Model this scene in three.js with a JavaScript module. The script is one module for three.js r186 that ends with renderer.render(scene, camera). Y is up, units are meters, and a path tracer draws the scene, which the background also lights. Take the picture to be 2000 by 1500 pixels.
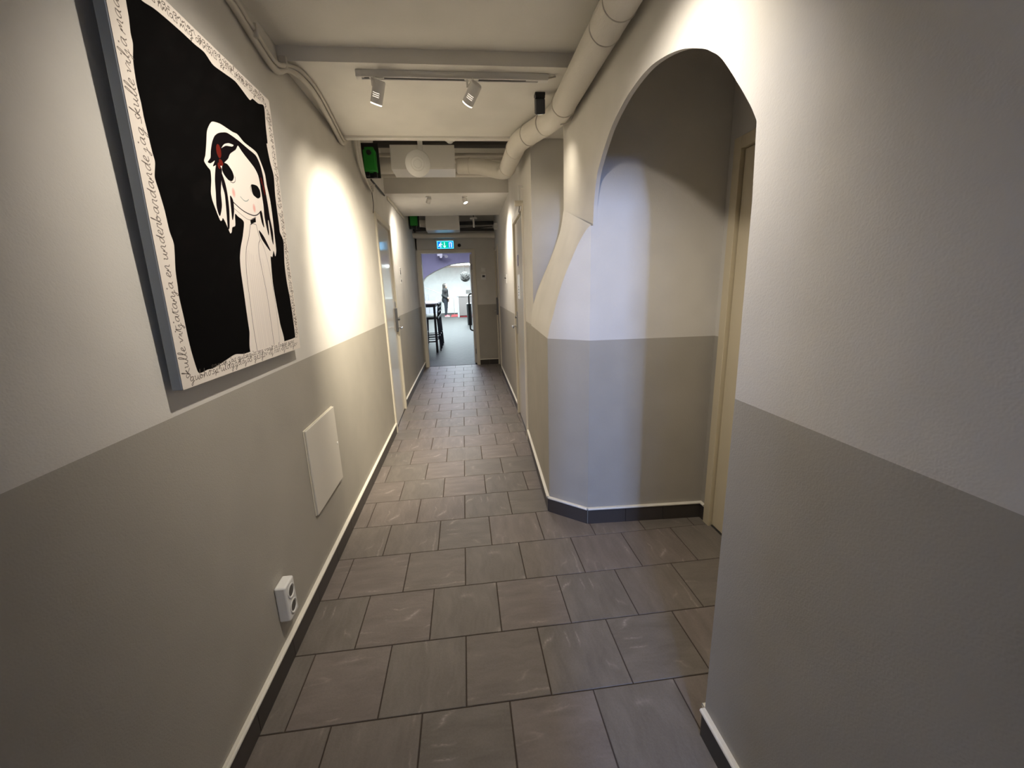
import * as THREE from 'three';
import { mergeGeometries, mergeVertices, toCreasedNormals } from 'three/addons/utils/BufferGeometryUtils.js';
import { RoundedBoxGeometry } from 'three/addons/geometries/RoundedBoxGeometry.js';
import { MarchingCubes } from 'three/addons/objects/MarchingCubes.js';
import { RectAreaLightUniformsLib } from 'three/addons/lights/RectAreaLightUniformsLib.js';

// ---------------------------------------------------------------- camera, exposure, large lights
const scene = new THREE.Scene();
scene.background = new THREE.Color(0x000000);
const camera = new THREE.PerspectiveCamera(86.23, 4 / 3, 0.05, 100);
camera.position.set(0, 1.4211, 0);
camera.rotation.order = 'YXZ';
camera.rotation.set(-0.2325, -0.1085, -0.0327);
scene.add(camera);

const renderer = new THREE.WebGLRenderer({ antialias: true });
renderer.toneMapping = THREE.LinearToneMapping;
renderer.toneMappingExposure = 1.0;
renderer.shadowMap.enabled = true;
RectAreaLightUniformsLib.init();

const WARM = new THREE.Color().setRGB(1, 0.89, 0.71);       // track spots
const NEUTRAL = new THREE.Color().setRGB(1, 0.91, 0.79);    // lamps of the near bay
const DAY = new THREE.Color().setRGB(0.32, 0.49, 1.0);      // daylight behind the camera
const COOL = new THREE.Color().setRGB(0.80, 0.95, 1.0);     // bright hall at the far end

function rectLight(pos, look, w, h, color, intensity) {
  const l = new THREE.RectAreaLight(color, intensity, w, h);
  l.position.set(...pos); l.lookAt(...look); scene.add(l); return l;
}
function spot(pos, target, color, intensity, angle, penumbra, radius = 1) {
  const l = new THREE.SpotLight(color, intensity, 0, angle, penumbra, 2);
  l.position.set(...pos); l.target.position.set(...target); scene.add(l); scene.add(l.target);
  l.castShadow = true; l.shadow.mapSize.set(1024, 1024); l.shadow.radius = radius; l.shadow.bias = -0.0005; return l;
}
// daylight through the window in the wall behind the camera (the window itself is built with the walls)
rectLight([-0.36, 1.85, 3.50], [-0.36, 1.85, 0], 0.24, 0.26, DAY, 1050);
// ceiling panels of the two rooms beyond the end door (the panels are built with those rooms)
rectLight([-0.6, 2.84, -11.2], [-0.6, 0, -11.2], 1.2, 2.4, new THREE.Color().setRGB(0.72, 0.74, 1.0), 13);
rectLight([-0.4, 2.60, -19.4], [-0.4, 0, -19.4], 3.0, 6.0, COOL, 19);

// ---------------------------------------------------------------- helpers
let seed = 20240611;
const rnd = () => { seed = (seed * 1664525 + 1013904223) >>> 0; return seed / 4294967296; };
const V = (x, y, z) => new THREE.Vector3(x, y, z);
const used = {};
const numbered = n => { const k = used[n] = (used[n] ?? -1) + 1; return k ? `${n}_${String(k).padStart(3, '0')}` : n; };
function shade(o) { o.castShadow = true; o.receiveShadow = true; return o; }
function mesh(name, geo, mat, parent) {
  const m = shade(new THREE.Mesh(Array.isArray(geo) ? merge(geo) : geo, mat));
  m.name = parent ? name : numbered(name);
  (parent || scene).add(m); return m;
}
function merge(list) {
  return mergeGeometries(list.map(g => {
    g = g.index ? g.toNonIndexed() : g;
    if (!g.attributes.uv) metric(g);
    for (const k of Object.keys(g.attributes)) if (!['position', 'normal', 'uv'].includes(k)) g.deleteAttribute(k);
    g.morphAttributes = {}; g.clearGroups(); return g;
  }));
}
function tag(o, label, category, group, kind) {
  if (label) o.userData.label = label; if (category) o.userData.category = category;
  if (group) o.userData.group = group; if (kind) o.userData.kind = kind; return o;
}
function thing(name, label, category, pos = [0, 0, 0], turn = 0, group, kind) {
  const g = new THREE.Group(); g.name = numbered(name); g.position.set(...pos); g.rotation.y = turn; scene.add(g);
  return tag(g, label, category, group, kind);
}
const struct = (name, label, category) => thing(name, label, category, [0, 0, 0], 0, null, 'structure');
// uv in metres from the dominant direction of each face
function metric(g) {
  if (g.index) g = g.toNonIndexed();
  const p = g.attributes.position, uv = new Float32Array(p.count * 2), a = V(), b = V(), c = V(), n = V();
  for (let i = 0; i < p.count; i += 3) {
    a.fromBufferAttribute(p, i); b.fromBufferAttribute(p, i + 1); c.fromBufferAttribute(p, i + 2);
    n.copy(b).sub(a).cross(c.clone().sub(a));
    const ax = Math.abs(n.x), ay = Math.abs(n.y), az = Math.abs(n.z);
    [a, b, c].forEach((q, k) => {
      const [u, v] = ay > ax && ay > az ? [q.x, q.z] : ax > az ? [q.z, q.y] : [q.x, q.y];
      uv[(i + k) * 2] = u; uv[(i + k) * 2 + 1] = v;
    });
  }
  g.setAttribute('uv', new THREE.BufferAttribute(uv, 2)); return g;
}
const box = (x0, x1, y0, y1, z0, z1) => metric(new THREE.BoxGeometry(Math.abs(x1 - x0), Math.abs(y1 - y0), Math.abs(z1 - z0)).translate((x0 + x1) / 2, (y0 + y1) / 2, (z0 + z1) / 2));
const rbox = (x0, x1, y0, y1, z0, z1, r = 0.003, s = 2) => new RoundedBoxGeometry(Math.abs(x1 - x0), Math.abs(y1 - y0), Math.abs(z1 - z0), s, r).translate((x0 + x1) / 2, (y0 + y1) / 2, (z0 + z1) / 2);
function rod(a, b, r, r2 = r, seg = 14) {
  const d = b.clone().sub(a), g = new THREE.CylinderGeometry(r2, r, d.length(), seg);
  g.applyQuaternion(new THREE.Quaternion().setFromUnitVectors(V(0, 1, 0), d.clone().normalize()));
  return g.translate((a.x + b.x) / 2, (a.y + b.y) / 2, (a.z + b.z) / 2);
}
// a polyline with its corners rounded, as a curve for tubes
function bent(points, r) {
  const P = points.map(p => V(...p)), path = new THREE.CurvePath();
  let last = P[0];
  for (let i = 1; i < P.length - 1; i++) {
    const a = P[i - 1].clone().sub(P[i]), b = P[i + 1].clone().sub(P[i]);
    const d = Math.min(r, a.length() * 0.48, b.length() * 0.48);
    const s = P[i].clone().add(a.setLength(d)), e = P[i].clone().add(b.setLength(d));
    if (last.distanceTo(s) > 1e-4) path.add(new THREE.LineCurve3(last, s));
    path.add(new THREE.QuadraticBezierCurve3(s, P[i], e)); last = e;
  }
  path.add(new THREE.LineCurve3(last, P[P.length - 1])); return path;
}
const tube = (points, radius, bend = 0.05, seg = 60, rad = 12) => new THREE.TubeGeometry(bent(points, bend), seg, radius, rad);
// vertical prism over a plan polygon [x, z]
function prism(plan, y0, y1) {
  const s = new THREE.Shape(plan.map(([x, z]) => new THREE.Vector2(x, -z)));
  const g = new THREE.ExtrudeGeometry(s, { depth: y1 - y0, bevelEnabled: false });
  return metric(g.rotateX(-Math.PI / 2).translate(0, y0, 0));
}
// wall slab between two plan points; the face p0 -> p1 looks to the left of the direction of travel, the slab lies behind it
function slab(p0, p1, y0, y1, th) {
  const dx = p1[0] - p0[0], dz = p1[1] - p0[1], L = Math.hypot(dx, dz), nx = -dz / L, nz = dx / L;   // n = u x up
  return prism([p0, p1, [p1[0] - nx * th, p1[1] - nz * th], [p0[0] - nx * th, p0[1] - nz * th]], y0, y1);
}

// ---------------------------------------------------------------- procedural textures
function lattice(n, s) { let k = s >>> 0; return Float32Array.from({ length: n }, () => { k = (k * 1103515245 + 12345) >>> 0; return (k >>> 8) / 16777216; }); }
function noise2(px, py, s) {             // tileable value noise
  const g = lattice(px * py, s * 7919 + 17);
  return (u, v) => {
    const x = ((u % 1) + 1) % 1 * px, y = ((v % 1) + 1) % 1 * py, i = Math.floor(x), j = Math.floor(y);
    let fx = x - i, fy = y - j; fx = fx * fx * (3 - 2 * fx); fy = fy * fy * (3 - 2 * fy);
    const q = (a, b) => g[((b + py) % py) * px + (a + px) % px];
    const a = q(i, j), b = q((i + 1) % px, j), c = q(i, (j + 1) % py), d = q((i + 1) % px, (j + 1) % py);
    return (a + (b - a) * fx) * (1 - fy) + (c + (d - c) * fx) * fy;
  };
}
function texture(w, h, fn, srgb = true, repeat) {
  const d = new Uint8Array(w * h * 4);
  for (let j = 0; j < h; j++) for (let i = 0; i < w; i++) {
    const c = fn(i / w, j / h), k = (j * w + i) * 4;
    for (let q = 0; q < 3; q++) d[k + q] = Math.max(0, Math.min(255, Math.round(Array.isArray(c) ? c[q] : c)));
    d[k + 3] = 255;
  }
  const t = new THREE.DataTexture(d, w, h); t.wrapS = t.wrapT = THREE.RepeatWrapping; t.magFilter = THREE.LinearFilter;
  t.minFilter = THREE.LinearMipmapLinearFilter; t.generateMipmaps = true;
  if (srgb) t.colorSpace = THREE.SRGBColorSpace; if (repeat) t.repeat.set(...repeat); t.needsUpdate = true; return t;
}
const nA = noise2(6, 6, 1), nB = noise2(17, 17, 2), nC = noise2(53, 53, 3), nD = noise2(130, 130, 4), nE = noise2(220, 220, 5);
const plasterBump = texture(512, 512, (u, v) => 255 * (0.4 * nD(u, v) + 0.6 * nE(u, v)), false, [1.9, 1.9]);
const plasterTone = texture(256, 256, (u, v) => 243 + 8 * (nA(u, v) - 0.5) + 6 * (nB(u, v) - 0.5), true, [0.7, 0.7]);
const paint = (r, g, b, extra = {}) => new THREE.MeshStandardMaterial({ color: new THREE.Color().setRGB(r, g, b), roughness: 0.72, map: plasterTone, bumpMap: plasterBump, bumpScale: 0.00035, ...extra });
const M = {};
M.wallUpper = paint(0.72, 0.69, 0.635);
M.wallLower = paint(0.425, 0.395, 0.338, { roughness: 0.62 });
M.ceiling = paint(0.83, 0.80, 0.74, { roughness: 0.85 });
M.duct = new THREE.MeshStandardMaterial({ color: new THREE.Color().setRGB(0.66, 0.62, 0.545), roughness: 0.5, bumpMap: plasterBump, bumpScale: 0.0006 });
M.door = new THREE.MeshPhysicalMaterial({ color: new THREE.Color().setRGB(0.62, 0.58, 0.51), roughness: 0.34, clearcoat: 0.7, clearcoatRoughness: 0.10 });
M.trim = new THREE.MeshStandardMaterial({ color: new THREE.Color().setRGB(0.66, 0.61, 0.50), roughness: 0.42 });
M.oldTrim = new THREE.MeshStandardMaterial({ color: new THREE.Color().setRGB(0.62, 0.54, 0.38), roughness: 0.5 });
M.white = new THREE.MeshStandardMaterial({ color: new THREE.Color().setRGB(0.74, 0.72, 0.68), roughness: 0.4 });
M.plastic = new THREE.MeshStandardMaterial({ color: new THREE.Color().setRGB(0.78, 0.77, 0.74), roughness: 0.3 });
M.black = new THREE.MeshStandardMaterial({ color: new THREE.Color().setRGB(0.012, 0.012, 0.013), roughness: 0.45 });
M.dark = new THREE.MeshStandardMaterial({ color: new THREE.Color().setRGB(0.05, 0.045, 0.042), roughness: 0.5 });
M.steel = new THREE.MeshStandardMaterial({ color: new THREE.Color().setRGB(0.55, 0.54, 0.52), roughness: 0.28, metalness: 1 });
M.darkSteel = new THREE.MeshStandardMaterial({ color: new THREE.Color().setRGB(0.16, 0.16, 0.165), roughness: 0.4, metalness: 0.6 });
M.green = new THREE.MeshStandardMaterial({ color: new THREE.Color().setRGB(0.012, 0.27, 0.02), roughness: 0.45 });
M.grout = new THREE.MeshStandardMaterial({ color: new THREE.Color().setRGB(0.055, 0.04, 0.03), roughness: 0.95 });
M.bead = new THREE.MeshStandardMaterial({ color: new THREE.Color().setRGB(0.80, 0.76, 0.66), roughness: 0.4 });
M.skirt = [0, 1, 2].map(i => new THREE.MeshStandardMaterial({ color: new THREE.Color().setRGB(0.045 + i * 0.006, 0.038 + i * 0.005, 0.033 + i * 0.005), roughness: 0.38 }));

// ---------------------------------------------------------------- floor: single stone tiles laid in half bond
const T = 0.303, TX = -0.0711, TZ = -1.1496;                 // pitch and origin of the joints
const streak = [0, 1, 2, 3, 4, 5, 6].map(k => {
  const a = noise2(9, 3, 40 + k), b = noise2(34, 6, 60 + k), c = noise2(90, 70, 80 + k), d = noise2(3, 6, 90 + k), e = noise2(64, 30, 70 + k), f = noise2(4, 4, 30 + k), h = noise2(7, 2, 20 + k);
  const base = [[118, 110, 102], [116, 109, 101], [120, 111, 104], [117, 110, 102], [121, 112, 105], [115, 108, 100], [118, 109, 102]][k];
  return texture(256, 256, (u, v) => {
    const w = u + 0.07 * (d(u, v) - 0.5);
    let t = 11 * (a(w, v) - 0.5) + 6 * (b(w, v) - 0.5) + 6 * (c(u, v) - 0.5);
    const ridge = Math.pow(1 - Math.abs(2 * h(w + 0.02 * e(u, v), v) - 1), 9);          // wispy chalk veins, here and there
    t += 62 * ridge * Math.max(0, f(u, v) - 0.55) * 2.2 * (0.35 + 0.65 * e(u, v));
    return [base[0] + t, base[1] + t * 0.98, base[2] + t * 0.96];
  });
});
const tileBump = texture(256, 256, (u, v) => 255 * (0.5 * nC(u, v) + 0.5 * nD(u, v)), false);
M.tile = streak.map(t => new THREE.MeshPhysicalMaterial({ map: t, roughness: 0.5, bumpMap: tileBump, bumpScale: 0.0005, specularIntensity: 0.6 }));
function tileGeo(x0, x1, z0, z1, turn) {                     // z1 < z0; slightly eased edges
  const e = 0.0016, H = -0.012, t = [];
  const top = [[x0 + e, 0, z0 - e], [x1 - e, 0, z0 - e], [x1 - e, 0, z1 + e], [x0 + e, 0, z1 + e]];
  const rim = [[x0, -e, z0], [x1, -e, z0], [x1, -e, z1], [x0, -e, z1]];
  const low = rim.map(p => [p[0], H, p[2]]);
  const quad = (a, b, c, d) => t.push(...a, ...b, ...c, ...a, ...c, ...d);
  quad(top[0], top[1], top[2], top[3]);
  for (let i = 0; i < 4; i++) { const j = (i + 1) % 4; quad(rim[i], rim[j], top[j], top[i]); quad(low[i], low[j], rim[j], rim[i]); }
  const g = new THREE.BufferGeometry(); g.setAttribute('position', new THREE.Float32BufferAttribute(t, 3));
  const uv = []; for (let i = 0; i < t.length; i += 3) { const u = (t[i]) / T + 0.5, v = (t[i + 2]) / T + 0.5; uv.push(...(turn ? [v, u] : [u, v])); }
  g.setAttribute('uv', new THREE.Float32BufferAttribute(uv, 2)); g.computeVertexNormals(); return g;
}
const floor = struct('floor', 'grey brown stone tile floor of the corridor laid in half bond', 'floor');
mesh('grout_bed', box(-0.80, 1.50, -0.08, -0.0028, 3.6, -7.78), M.grout, floor);
{
  const gap = 0.0022, half = T / 2 - gap, full = [tileGeo(-half, half, half, -half, false), tileGeo(-half, half, half, -half, true)];
  for (let r = -6; r <= 21; r++) {
    const za = TZ - r * T, zb = za - T, off = ((r % 2) + 2) % 2 ? 0.5 : 0;
    const xr = zb < -2.4 ? 0.64 : za > -0.8 ? 0.70 : 1.44, xl = -0.79;
    for (let u = -4; u < 7; u++) {
      const a = TX + (u + off) * T, b = a + T, ca = Math.max(a, xl), cb = Math.min(b, xr), zb2 = Math.max(zb, -7.75);
      if (cb - ca < 0.015 || za - zb2 < 0.02) continue;
      const turn = rnd() < 0.42 ? 1 : 0, cx = (a + b) / 2, cz = (za + zb) / 2;
      const g = cb - ca > T - 1e-6 && zb2 === zb ? full[turn] : tileGeo(ca - cx + gap, cb - cx - gap, za - cz - gap, zb2 - cz + gap, turn);
      const m = mesh('tile', g, M.tile[Math.floor(rnd() * M.tile.length)], floor);
      m.position.set(cx, 0, cz);
    }
  }
}
// ---------------------------------------------------------------- walls (two-tone paint: the line runs at 1.12 m)
const PL = 1.12, TOP = 2.95;
function wallRun(parent, p0, p1, th, y1 = TOP, y0 = -0.06) {
  mesh('lower_paint', slab(p0, p1, y0, PL, th), M.wallLower, parent);
  mesh('upper_paint', slab(p0, p1, PL, y1, th), M.wallUpper, parent);
}
const XL = -0.765, XLF = -0.788;
const wallLeft = struct('wall_left', 'long corridor wall with the painting, beige grey over darker taupe', 'wall');
wallRun(wallLeft, [XL, 3.6], [XL, -4.10], 0.2);
wallRun(wallLeft, [XLF, -5.03], [XLF, -7.8], 0.2);
mesh('upper_paint', slab([XL, -4.10], [XLF, -5.03], 2.13, TOP, 0.2), M.wallUpper, wallLeft);

const wallRight = struct('wall_right', 'right corridor wall with the arched opening and rounded pier', 'wall');
const XR = 0.685;
{
  // near pier and the wall around the arch, one sheet of masonry 14 cm thick
  const arch = [[0.955, 1.12], [0.962, 1.60], [0.973, 1.771], [1.001, 1.813], [1.058, 1.884], [1.130, 1.966], [1.180, 2.006], [1.231, 2.038], [1.347, 2.092], [1.482, 2.131], [1.601, 2.147], [1.738, 2.140], [1.850, 2.116], [1.945, 2.082], [2.029, 2.029], [2.085, 1.985], [2.125, 1.945], [2.155, 1.880], [2.175, 1.810], [2.185, 1.700]];
  const s = new THREE.Shape();
  s.moveTo(-3.6, PL); s.lineTo(arch[0][0], arch[0][1]); s.lineTo(arch[1][0], arch[1][1]); s.lineTo(arch[2][0], arch[2][1]);
  s.splineThru(arch.slice(3, -1).map(p => new THREE.Vector2(...p))); s.lineTo(2.185, 1.70);
  s.lineTo(2.82, 1.70); s.lineTo(2.82, TOP); s.lineTo(-3.6, TOP); s.closePath();
  const g = new THREE.ExtrudeGeometry(s, { depth: 0.02, bevelEnabled: false, curveSegments: 40 });
  // shape (u = -z, v = y), depth -> +x
  g.applyMatrix4(new THREE.Matrix4().set(0, 0, 1, XR, 0, 1, 0, 0, -1, 0, 0, 0, 0, 0, 0, 1));
  const gi = metric(g); gi.computeVertexNormals();
  mesh('upper_paint', gi, M.wallUpper, wallRight);
  // the masonry behind the plaster edge stands back, so the arch is rebated on its inner side
  const s2 = new THREE.Shape(); s2.moveTo(0.955, PL);
  for (const [u, v] of [[0.95, 1.78], [0.99, 2.0], [1.12, 2.22], [1.38, 2.38], [1.75, 2.44], [2.26, 2.46]]) s2.lineTo(u, v);
  s2.lineTo(2.80, 2.46); s2.lineTo(2.80, TOP); s2.lineTo(0.90, TOP); s2.lineTo(0.90, PL); s2.closePath();
  const g2 = new THREE.ExtrudeGeometry(s2, { depth: 0.12, bevelEnabled: false, curveSegments: 30 });
  g2.applyMatrix4(new THREE.Matrix4().set(0, 0, 1, XR + 0.0195, 0, 1, 0, 0, -1, 0, 0, 0, 0, 0, 0, 1));
  mesh('arch_backing', metric(g2), M.wallUpper, wallRight);
  mesh('lower_paint', box(XR, 1.5, -0.06, PL, 3.6, -0.955), M.wallLower, wallRight);
  mesh('pier_core', box(XR + 0.02, 1.5, PL, TOP, 3.6, -0.955), M.wallUpper, wallRight);
  // block beyond the opening: chamfered below
  mesh('lower_paint', prism([[0.675, -2.185], [0.475, -2.36], [0.518, -3.2], [0.54, -3.64], [0.95, -3.64], [0.95, -2.17]], -0.06, PL), M.wallLower, wallRight);
  mesh('upper_paint', prism([[0.535, -3.2], [0.54, -3.64], [0.98, -3.64], [0.98, -3.2]], PL, TOP), M.wallUpper, wallRight);
  mesh('niche_back', prism([[0.86, -2.70], [0.86, -3.22], [0.98, -3.22], [0.98, -2.70]], PL - 0.01, TOP), M.wallUpper, wallRight);
  // hollow curved shoulder between the set-back wall above and the thicker wall below
  const A = [[0.685, 1.90, -2.82], [0.679, 1.842, -2.835], [0.670, 1.776, -2.858], [0.649, 1.686, -2.910], [0.613, 1.563, -3.002], [0.571, 1.430, -3.109], [0.547, 1.340, -3.170], [0.532, 1.265, -3.205], [0.521, 1.19, -3.215], [0.5185, PL, -3.215]].map(p => V(...p));
  const B = [[0.675, 1.72, -2.185], [0.661, 1.705, -2.197], [0.645, 1.68, -2.211], [0.620, 1.63, -2.233], [0.586, 1.541, -2.263], [0.553, 1.448, -2.292], [0.524, 1.343, -2.317], [0.503, 1.249, -2.336], [0.487, 1.19, -2.349], [0.4755, PL, -2.36]].map(p => V(...p));
  const ca = new THREE.CatmullRomCurve3(A), cb = new THREE.CatmullRomCurve3(B), N = 40, W = 24, pos = [], idx = [];
  for (let j = 0; j <= N; j++) for (let i = 0; i <= W; i++) {
    const t = j / N, a = ca.getPoint(t), b = cb.getPoint(t), p = b.clone().lerp(a, i / W);
    pos.push(p.x, p.y, p.z);
  }
  for (let j = 0; j < N; j++) for (let i = 0; i < W; i++) { const q = j * (W + 1) + i; idx.push(q, q + W + 1, q + 1, q + 1, q + W + 1, q + W + 2); }
  let sg = new THREE.BufferGeometry(); sg.setAttribute('position', new THREE.Float32BufferAttribute(pos, 3)); sg.setIndex(idx); sg.computeVertexNormals();
  mesh('curved_shoulder', metric(sg), M.wallUpper, wallRight);
  // chamfer above the paint line
  const cp = [], q = [];
  for (let j = 0; j <= N; j++) { const b = cb.getPoint(j / N); cp.push(0.675, b.y, -2.185, b.x, b.y, b.z); }
  for (let j = 0; j < N; j++) q.push(j * 2, j * 2 + 2, j * 2 + 1, j * 2 + 1, j * 2 + 2, j * 2 + 3);
  let cg = new THREE.BufferGeometry(); cg.setAttribute('position', new THREE.Float32BufferAttribute(cp, 3)); cg.setIndex(q); cg = metric(cg); cg.computeVertexNormals();
  mesh('chamfer_face', cg, M.wallUpper, wallRight);
  // beyond the right-hand door
  wallRun(wallRight, [0.595, -6.93], [0.565, -4.56], 0.2);
  mesh('upper_paint', slab([0.565, -4.56], [0.54, -3.64], 2.12, TOP, 0.3), M.wallUpper, wallRight);
  mesh('upper_paint', slab([0.61, -7.72], [0.595, -6.93], 2.12, TOP, 0.2), M.wallUpper, wallRight);
}
const wallAlcove = struct('wall_back', 'alcove walls behind the arched opening, beige over taupe', 'wall');
wallRun(wallAlcove, [0.675, -2.185], [1.52, -2.137], 0.16, 1.715);
mesh('upper_paint', slab([0.70, -2.1836], [1.52, -2.137], 1.715, TOP, 0.16), M.wallUpper, wallAlcove);
wallRun(wallAlcove, [1.38, -2.2], [1.38, -2.092], 0.2);
wallRun(wallAlcove, [1.38, -1.165], [1.38, -0.9], 0.2);
mesh('upper_paint', slab([1.38, -2.092], [1.38, -1.165], 2.09, TOP, 0.2), M.wallUpper, wallAlcove);

const wallEnd = struct('wall_front', 'end wall of the corridor around the open doorway', 'wall');
wallRun(wallEnd, [0.25, -7.72], [0.85, -7.72], 0.14);
mesh('upper_paint', slab([-0.95, -7.72], [0.25, -7.72], 2.105, TOP, 0.14), M.wallUpper, wallEnd);
wallRun(wallEnd, [-0.95, -7.72], [-0.765, -7.72], 0.14);

const wallRear = struct('wall_rear', 'end wall of the corridor behind the viewer with a small window', 'wall');
mesh('lower_paint', box(-0.95, 1.5, -0.06, PL, 3.6, 3.75), M.wallLower, wallRear);
mesh('upper_paint', [box(-0.95, -0.53, PL, TOP, 3.6, 3.75), box(-0.19, 1.5, PL, TOP, 3.6, 3.75), box(-0.53, -0.19, PL, 1.68, 3.6, 3.75), box(-0.53, -0.19, 2.02, TOP, 3.6, 3.75)], M.wallUpper, wallRear);
mesh('doorway_partition', [box(-0.80, 0.05, -0.06, 2.495, 0.50, 0.62), box(0.34, 0.52, -0.06, 2.495, 0.50, 0.62), box(0.52, 0.68, -0.06, 2.29, 0.50, 0.62), box(0.05, 0.34, 1.895, 2.495, 0.50, 0.62)], M.wallUpper, wallRear);
const win = struct('window_1', 'small daylight window in the wall behind the viewer', 'window');
mesh('window_frame', [box(-0.53, -0.48, 1.68, 2.02, 3.56, 3.66), box(-0.24, -0.19, 1.68, 2.02, 3.56, 3.66), box(-0.53, -0.19, 1.68, 1.72, 3.56, 3.66), box(-0.53, -0.19, 1.98, 2.02, 3.56, 3.66)], M.trim, win);
mesh('pane', box(-0.48, -0.24, 1.72, 1.98, 3.62, 3.626), new THREE.MeshStandardMaterial({ color: 0x88909a, roughness: 0.2, emissive: DAY, emissiveIntensity: 3 }), win);

// ---------------------------------------------------------------- ceiling with its two dropped beams
const ceiling = struct('ceiling', 'painted corridor ceiling with dropped beams and open service bays', 'ceiling');
mesh('near_slab', box(-0.97, 0.70, 2.50, 2.62, 3.7, -2.24), M.ceiling, ceiling);
mesh('beam', box(-0.80, 0.98, 2.44, 2.96, -2.225, -3.19), M.ceiling, ceiling);
mesh('beam_lip', rbox(-0.80, 0.53, 2.424, 2.46, -3.155, -3.20, 0.006), M.ceiling, ceiling);
mesh('beam', box(-0.80, 0.64, 2.45, 2.96, -4.94, -6.38), M.ceiling, ceiling);
mesh('bay_slab', box(-1.0, 1.6, 2.90, 3.0, 3.7, -7.9), M.ceiling, ceiling);
mesh('alcove_slab', box(0.70, 1.55, 2.72, 2.80, -0.9, -2.25), M.ceiling, ceiling);

// ---------------------------------------------------------------- skirting of dark tiles with a pale sealant bead
function skirting(name, label, runs) {
  const g = struct(name, label, 'baseboard');
  for (const [p0, p1] of runs) {
    const L = Math.hypot(p1[0] - p0[0], p1[1] - p0[1]), ux = (p1[0] - p0[0]) / L, uz = (p1[1] - p0[1]) / L, nx = -uz, nz = ux;
    const n = Math.max(1, Math.ceil(L / T - 0.05));
    for (let k = 0; k < n; k++) {
      const a = k * L / n + 0.0012, b = (k + 1) * L / n - 0.0012, at = (s, d) => [p0[0] + ux * s + nx * d, p0[1] + uz * s + nz * d];
      mesh('tile', prism([at(a, 0.010), at(b, 0.010), at(b, -0.002), at(a, -0.002)], 0, 0.094), M.skirt[Math.floor(rnd() * 3)], g);
    }
    const at = (s, d) => [p0[0] + ux * s + nx * d, p0[1] + uz * s + nz * d];
    const q = [at(0, 0.011), at(L, 0.011)];
    mesh('sealant_bead', new THREE.TubeGeometry(new THREE.LineCurve3(V(q[0][0], 0.0985, q[0][1]), V(q[1][0], 0.0985, q[1][1])), 1, 0.0075, 8), M.bead, g).scale.set(1, 1, 1);
    mesh('sealant_bead', prism([at(0, 0.011), at(L, 0.011), at(L, -0.002), at(0, -0.002)], 0.092, 0.105), M.bead, g);
  }
}
skirting('baseboard_left', 'dark tile skirting along the wall with the painting', [[[XL, 0.6], [XL, -4.10]], [[XLF, -5.03], [XLF, -7.72]]]);
skirting('baseboard_near', 'dark tile skirting on the near pier of the arch', [[[XR, -0.955], [XR, 0.6]], [[1.38, -0.955], [XR, -0.955]]]);
skirting('baseboard_right', 'dark tile skirting around the alcove and chamfered pier', [[[0.675, -2.185], [1.37, -2.1455]], [[0.475, -2.36], [0.675, -2.185]], [[0.54, -3.64], [0.475, -2.36]], [[0.595, -6.93], [0.565, -4.56]], [[1.38, -2.145], [1.38, -2.095]]]);
skirting('baseboard_front', 'short dark tile skirting beside the end doorway', [[[0.25, -7.72], [0.60, -7.72]]]);

// ---------------------------------------------------------------- doors
function doorFrame(name, label, p0, p1, h, cw = 0.055, mat = M.trim) {
  const dx = p1[0] - p0[0], dz = p1[1] - p0[1], w = Math.hypot(dx, dz);
  const g = thing(name, label, 'door', [p0[0], 0, p0[1]], Math.atan2(-dz, dx), null, 'structure');
  g.userData.w = w;
  const f = mesh('door_frame', [rbox(0, cw, -0.005, h, -0.05, 0.014, 0.003), rbox(w - cw, w, -0.005, h, -0.05, 0.014, 0.003), rbox(cw - 0.001, w - cw + 0.001, h - cw, h, -0.05, 0.0135, 0.003)], mat, g);
  mesh('jamb', [box(cw - 0.02, cw, 0, h - cw, -0.14, -0.05), box(w - cw, w - cw + 0.02, 0, h - cw, -0.14, -0.05), box(cw, w - cw, h - cw, h - cw + 0.02, -0.14, -0.05)], mat, g);
  return [g, w];
}
function leaf(g, w, h, cw, hingeAtZero, mat = M.door) {
  const l = mesh('door_leaf', rbox(cw + 0.004, w - cw - 0.004, 0.010, h - cw - 0.004, -0.050, -0.008, 0.003), mat, g);
  mesh('threshold', box(0.0, w, -0.004, 0.006, -0.14, -0.004), M.dark, g);
  const hx = hingeAtZero ? cw + 0.002 : w - cw - 0.002;
  for (const y of [0.30, 1.58, 1.86]) mesh('hinge', rod(V(hx, y - 0.05, -0.004), V(hx, y + 0.05, -0.004), 0.008), M.darkSteel, g);
  return l;
}
{
  const [g, w] = doorFrame('door_1', 'glossy cream door in the wall with the painting, grey lock plate', [XL, -4.10], [XLF, -5.03], 2.13);
  const l = leaf(g, w, 2.13, 0.055, true);
  mesh('lock_plate', rbox(w - 0.135, w - 0.080, 0.955, 1.225, -0.010, 0.016, 0.006), M.darkSteel, g);
  mesh('lever', [rod(V(w - 0.105, 1.005, 0.01), V(w - 0.105, 1.005, 0.062), 0.010), tube([[w - 0.105, 1.005, 0.058], [w - 0.15, 1.005, 0.06], [w - 0.235, 1.003, 0.058]], 0.009, 0.02, 16, 10)], M.steel, g);
  mesh('turn_knob', rod(V(w - 0.105, 1.10, 0.014), V(w - 0.105, 1.10, 0.04), 0.016, 0.014), M.darkSteel, g);
  mesh('latch_shield', rbox(w - 0.078, w - 0.058, 1.0, 1.30, -0.008, 0.004, 0.002), M.steel, g);
}
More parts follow.
